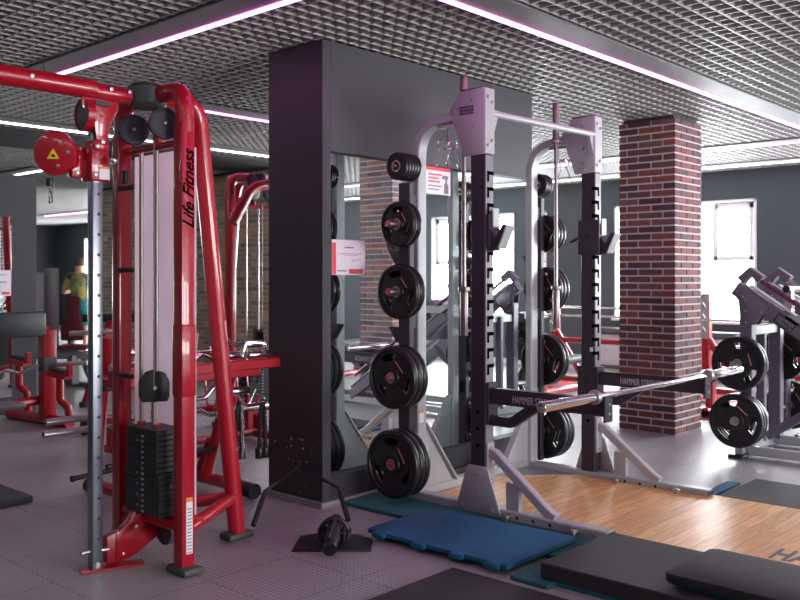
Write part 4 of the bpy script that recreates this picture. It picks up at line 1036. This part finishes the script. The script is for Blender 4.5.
# red A-frame between the far machine and the near tower
t = thing('dip_station', 'red A-frame station far behind the chrome column', 'exercise station', (5.1,9.2,0))
for p0, p1 in (((4.95,9.2,.03),(5.15,9.0,.95)), ((5.75,8.75,.03),(5.2,9.0,.72)), ((5.2,9.5,.03),(5.15,9.0,.95))):
    m = MB(); m.tube([p0, p1], .045, 12); l_ = part('leg', m, REDD, t); m = MB(); m.cyl((p0[0],p0[1],0), (p0[0],p0[1],.06), .065, 16, bev=.01); part('rubber_foot', m, FOOT, l_)
m = MB(); m.bar((4.95,9.25,.98),(5.6,8.75,.98), .20, .09, None, .02); part('seat_pad', m, PAD, t)

# ------------------------------------------------------------------ plate-loaded leg press on the right
lp = thing('leg_press', 'grey plate loaded leg press with inclined rails right of the brick column', 'exercise machine', (7.7,2.4,0))
for u, nm in ((7.13,'near'), (7.75,'far')):
    m = MB(); m.box(u, u+.085, 2.725, 2.825, .06, 1.16, .005); part('post', m, LCHAR, lp)
    gp = [(2.885,1.305),(2.82,1.385),(2.60,1.19),(2.70,1.05),(2.81,1.04),(2.83,1.24)]
    m = MB(); m.prism((u-.012,0,0), Y, Z, gp, .010, .001); m.prism((u+.087,0,0), Y, Z, gp, .010, .001); g = part('gusset_plate', m, LCHAR, lp)
    part('bolts', bolts([(u-.012,2.845,1.31),(u-.012,2.79,1.27),(u-.012,2.77,1.245),(u-.012,2.77,1.16),(u-.012,2.77,1.07),(u-.012,2.65,1.155)], -X, .010, .006), STEEL, g)
    m = MB(); m.rtube([(u+.04,2.86,1.34),(u+.04,1.0,.09)], .08, .12, X); rl = part('inclined_rail', m, LCHAR, lp)
    m = MB(); m.rtube([(u+.04,2.745,1.36),(u+.04,1.0,.185)], .07, .012, X); part('rail_strip', m, SILVER, rl)
    d = Vc((0,-1.86,-1.25)).normalized()
    if nm == 'near': emblem(Vc((u-.0015,2.56,1.085)), d, Vc((0,-d.z,d.y))*-1 if False else Vc((0,d.z*-1,d.y))*-1, .16, .075, lp)
    m = MB(); m.rtube([(u+.04,2.82,1.40),(u+.04,2.745,1.475),(u+.04,2.66,1.405)], .085, .07, X); part('rail_stop', m, LCHAR, lp)
    m = MB(); m.cyl((u+.04,2.69,1.41),(u+.04,1.05,.32), .018, 14); part('guide_rod', m, mat('dark_red_rod', (.16,.03,.08), .3, .3) if nm == 'near' else STEEL, lp)
m = MB(); m.rtube([(7.05,2.80,.05),(8.30,2.80,.05)], .09, .06, Z); m.rtube([(7.15,2.76,.05),(7.17,.6,.05)], .07, .06, Z); m.rtube([(7.79,2.76,.05),(7.79,.6,.05)], .07, .06, Z)
m.rtube([(7.05,.6,.05),(8.3,.6,.05)], .09, .06, Z); m.rtube([(7.2,2.775,1.0),(7.78,2.775,1.0)], .08, .06, Z); part('base_frame', m, SILVER, lp)
m = MB(); m.box(6.98, 7.12, 2.74, 2.86, 0, .03, .004); part('rubber_foot', m, RUB, lp); m = MB(); m.box(8.24, 8.36, 2.74, 2.86, 0, .03, .004); part('rubber_foot', m, RUB, lp)
m = MB(); m.rtube([(7.53,2.80,.07),(7.53,2.80,1.02)], .055, .07, X); m.rtube([(8.12,2.82,.07),(7.98,2.78,1.05)], .09, .10, Y); p_ = part('post', m, LCHAR, lp)
part('bolts', bolts([(8.03,2.735,.62),(8.05,2.735,.48),(8.08,2.735,.30)], -Y, .022, .010), SATIN, p_)
m = MB(); m.rtube([(7.50,2.74,.12),(7.5,1.95,.66)], .06, .07, X); part('brace', m, LCHAR, lp)
for z in (.749, .300):
    m = MB(); m.cyl((7.135,2.79,z),(6.90,2.79,z), .024, 18, bev=.002); m.cyl((7.84,2.79,z),(8.3,2.79,z), .024, 18, bev=.002); part('storage_horn', m, STEEL, lp)
# sled
c = Vc((0,2.2,.98)); m = MB(); m.box(7.17, 7.80, 2.10, 2.30, 1.02, 1.10, .01); m.box(7.17, 7.80, 1.95, 2.0, .92, 1.10, .01)
m.box(7.13, 7.20, 1.95, 2.50, 1.05, 1.13, .006); m.box(7.77, 7.85, 1.95, 2.50, 1.05, 1.13, .006); sl = part('sled', m, SILVER, lp)
m = MB(); m.cyl((7.14,2.46,1.335),(7.84,2.46,1.335), .026, 18); m.rtube([(7.2,2.46,1.10),(7.2,2.46,1.33)], .05, .06, X); m.rtube([(7.78,2.46,1.10),(7.78,2.46,1.33)], .05, .06, X); part('plate_horn', m, CHROME, sl)
m = MB(); m.cyl((7.12,2.46,1.335),(7.14,2.46,1.335), .028, 16, bev=.004); part('horn_cap', m, RUB, sl)
m = MB(); m.prism((7.25,0,0), Y, Z, [(1.3,.24),(.8,.62),(.75,.56),(1.25,.18)], .45, .01); m.box(7.25, 7.70, 1.2, 1.55, .26, .33, .02); part('back_pad', m, PAD, lp)
m = MB(); m.prism((7.18,0,0), Y, Z, [(1.90,.80),(1.96,.74),(2.06,1.16),(2.00,1.19)], .62, .01); part('foot_plate', m, LCHAR, sl)
gP = 'plates on the leg press'
stack('L', 7.085, 2.79, .749, 2, -1, 'on the upper horn of the leg press', gP, .35)
stack('L', 7.085, 2.79, .300, 3, -1, 'on the lower horn of the leg press', gP)
stack('L', 7.93, 2.79, .749, 3, 1, 'on the upper far horn of the leg press', gP)
stack('L', 8.16, 2.79, .300, 2, 1, 'on the lower far horn of the leg press', gP)

# ------------------------------------------------------------------ red bench stations by the windows
def station(v, label, with_bar, u=10.0):
    t = thing('bench_press_station', label, 'weight bench', (u,v,0), 'red bench press stations')
    for s in (0, 1.04):
        m = MB(); m.box(u, u+.09, v-s-.045, v-s+.045, .04, 1.24, .006); m.tube([(u+.04,v-s,.75),(u+.04,v-s-.45,.08)], .04, 12); m.box(u-.5, u+.6, v-s-.04, v-s+.04, 0, .07, .01)
        pst = part('upright', m, REDD, t)
        m = MB(); m.box(u-.012, u+.06, v-s+.045, v-s+.055, .72, 1.22, .003); m.box(u-.012, u, v-s-.03, v-s+.05, .72, 1.22, .003)
        for z in (.80,.95,1.08): m.bar((u-.01,v-s,z),(u-.09,v-s,z+.06), .03, .02, None)
        part('rack_plate', m, WGREY, pst)
    m = MB(); m.tube([(u+.04,v,.12),(u+.04,v-1.04,.12)], .04, 12); m.tube([(u+.04,v,.62),(u+.04,v-1.04,.62)], .035, 12); m.tube([(u-1.2,v-.52,.06),(u,v-.52,.06)], .045, 12); m.box(u-1.2, u-1.12, v-.8, v-.24, 0, .08, .01); m.box(u-1.1, u-1.0, v-.56, v-.48, .08, .4, .01); part('frame', m, REDD, t)
    m = MB(); m.box(u-1.3, u-.1, v-.67, v-.37, .38, .46, .025); part('bench_pad', m, PAD, t)
    return t
station(6.40, 'red bench press station seen through the rack', True)
station(4.36, 'red bench press station whose post stands right of the brick column', True)
def vbar(u, v0, v1, z, label):
    r = thing('barbell', label, 'barbell', (u,(v0+v1)/2,z), 'barbells on the bench stations'); m = MB(); m.cyl((u,v0+.4,z),(u,v1-.4,z), .0145, 12); part('shaft', m, CHROME, r)
    for a, b in ((v0,v0+.42),(v1-.42,v1)): m = MB(); m.cyl((u,a,z),(u,b,z), .026, 16, bev=.003); part('sleeve', m, CHROME, r)
vbar(9.93, 4.75, 6.95, .94, 'barbell racked on the bench station seen through the rack')
vbar(9.93, 2.75, 4.95, .94, 'barbell racked on the bench station right of the brick column')
vbar(11.75, 5.2, 7.4, .98, 'farthest thin barbell in front of the window wall')
t = thing('barbell_stand', 'dark stand holding the farthest barbell by the window wall', 'stand', (11.75,6.3,0))
for y in (5.75, 6.85):
    m = MB(); m.box(11.71, 11.79, y-.03, y+.03, .03, .962, .005); m.box(11.5, 12.0, y-.04, y+.04, 0, .05, .006); part('post', m, FOOT, t)
m = MB(); m.box(11.72, 11.78, 5.75, 6.85, .1, .15, .004); part('cross_bar', m, FOOT, t)
# a grey flat bench and plate tree deeper in
t = thing('weight_bench', 'grey weight bench behind the rack, near the window wall', 'weight bench', (9.2,6.9,0))
m = MB(); m.box(8.5, 9.8, 6.75, 7.05, .42, .50, .02); part('bench_pad', m, PAD, t)
m = MB(); m.rtube([(8.6,6.9,.38),(9.7,6.9,.38)], .08, .06, Z); m.rtube([(8.65,6.9,.36),(8.65,6.9,.05)], .06, .08, X); m.rtube([(9.65,6.9,.36),(9.65,6.9,.05)], .06, .08, X); m.box(8.6, 8.7, 6.6, 7.2, 0, .06, .01); m.box(9.6, 9.7, 6.6, 7.2, 0, .06, .01); part('frame', m, WGREY, t)

# radiator under the right window
t = thing('radiator', 'long dark sill ledge with white panels under the right window', 'radiator', (11.9,5.6,0))
m = MB(); m.box(11.85, 12.18, 4.3, 7.0, .60, .68, .01); part('ledge', m, FOOT, t)
m = MB()
for k in range(6): m.box(12.0, 12.12, 4.4+k*.43, 4.78+k*.43, .12, .58, .01)
part('panel', m, FRAMEW, t)

# things seen only in the mirror: second machine and a bench near the south side
t = thing('weight_bench', 'red framed bench seen low in the mirror beside the brick column', 'weight bench', (9.3,-.6,0))
m = MB(); m.tube([(8.8,-.9,.06),(9.9,-.9,.06)], .04, 10); m.tube([(9.3,-1.1,.06),(9.3,-.9,.5)], .04, 10); m.tube([(9.3,-.9,.5),(9.9,-.6,.9)], .04, 10); part('frame', m, REDD, t)
m = MB(); m.box(8.7, 9.8, -1.05, -.75, .45, .53, .02); part('bench_pad', m, GPAD, t)

# ------------------------------------------------------------------ daylight
w = bpy.data.worlds.new('world'); bpy.context.scene.world = w; w.use_nodes = True
bg = w.node_tree.nodes['Background']; bg.inputs[0].default_value = (.90,.96,1.0,1); bg.inputs[1].default_value = 4.0
for i, (a, b) in enumerate(wins):
    l = bpy.data.lights.new('daylight_and_fill', 'AREA'); l.shape = 'RECTANGLE'; l.size = WZ1-WZ0; l.size_y = b-a; l.energy = 235; l.color = (.92,.97,1.0)
    o = bpy.data.objects.new('daylight_and_fill', l); C.objects.link(o); o.location = (U1+.32, (a+b)/2, (WZ0+WZ1)/2)
    o.rotation_euler = (0, PI/2, 0)
for i, (a, b) in enumerate(fill_wins):  # added fill lamps at the unseen south windows
    l = bpy.data.lights.new('daylight_and_fill', 'AREA'); l.shape = 'RECTANGLE'; l.size = b-a; l.size_y = WZ1-WZ0; l.energy = 150; l.color = (1.,.95,.97)
    o = bpy.data.objects.new('daylight_and_fill', l); C.objects.link(o); o.location = ((a+b)/2, V0-.32, (WZ0+WZ1)/2); o.rotation_euler = (PI/2, 0, 0)
sc = bpy.context.scene
sc.view_settings.view_transform = 'Standard'; sc.view_settings.look = 'None'; sc.view_settings.gamma = 1; sc.view_settings.use_curve_mapping = False
sc.view_settings.exposure = 0.85
sc.cycles.max_bounces = 8; sc.cycles.diffuse_bounces = 4; sc.cycles.glossy_bounces = 5; sc.cycles.sample_clamp_indirect = 6
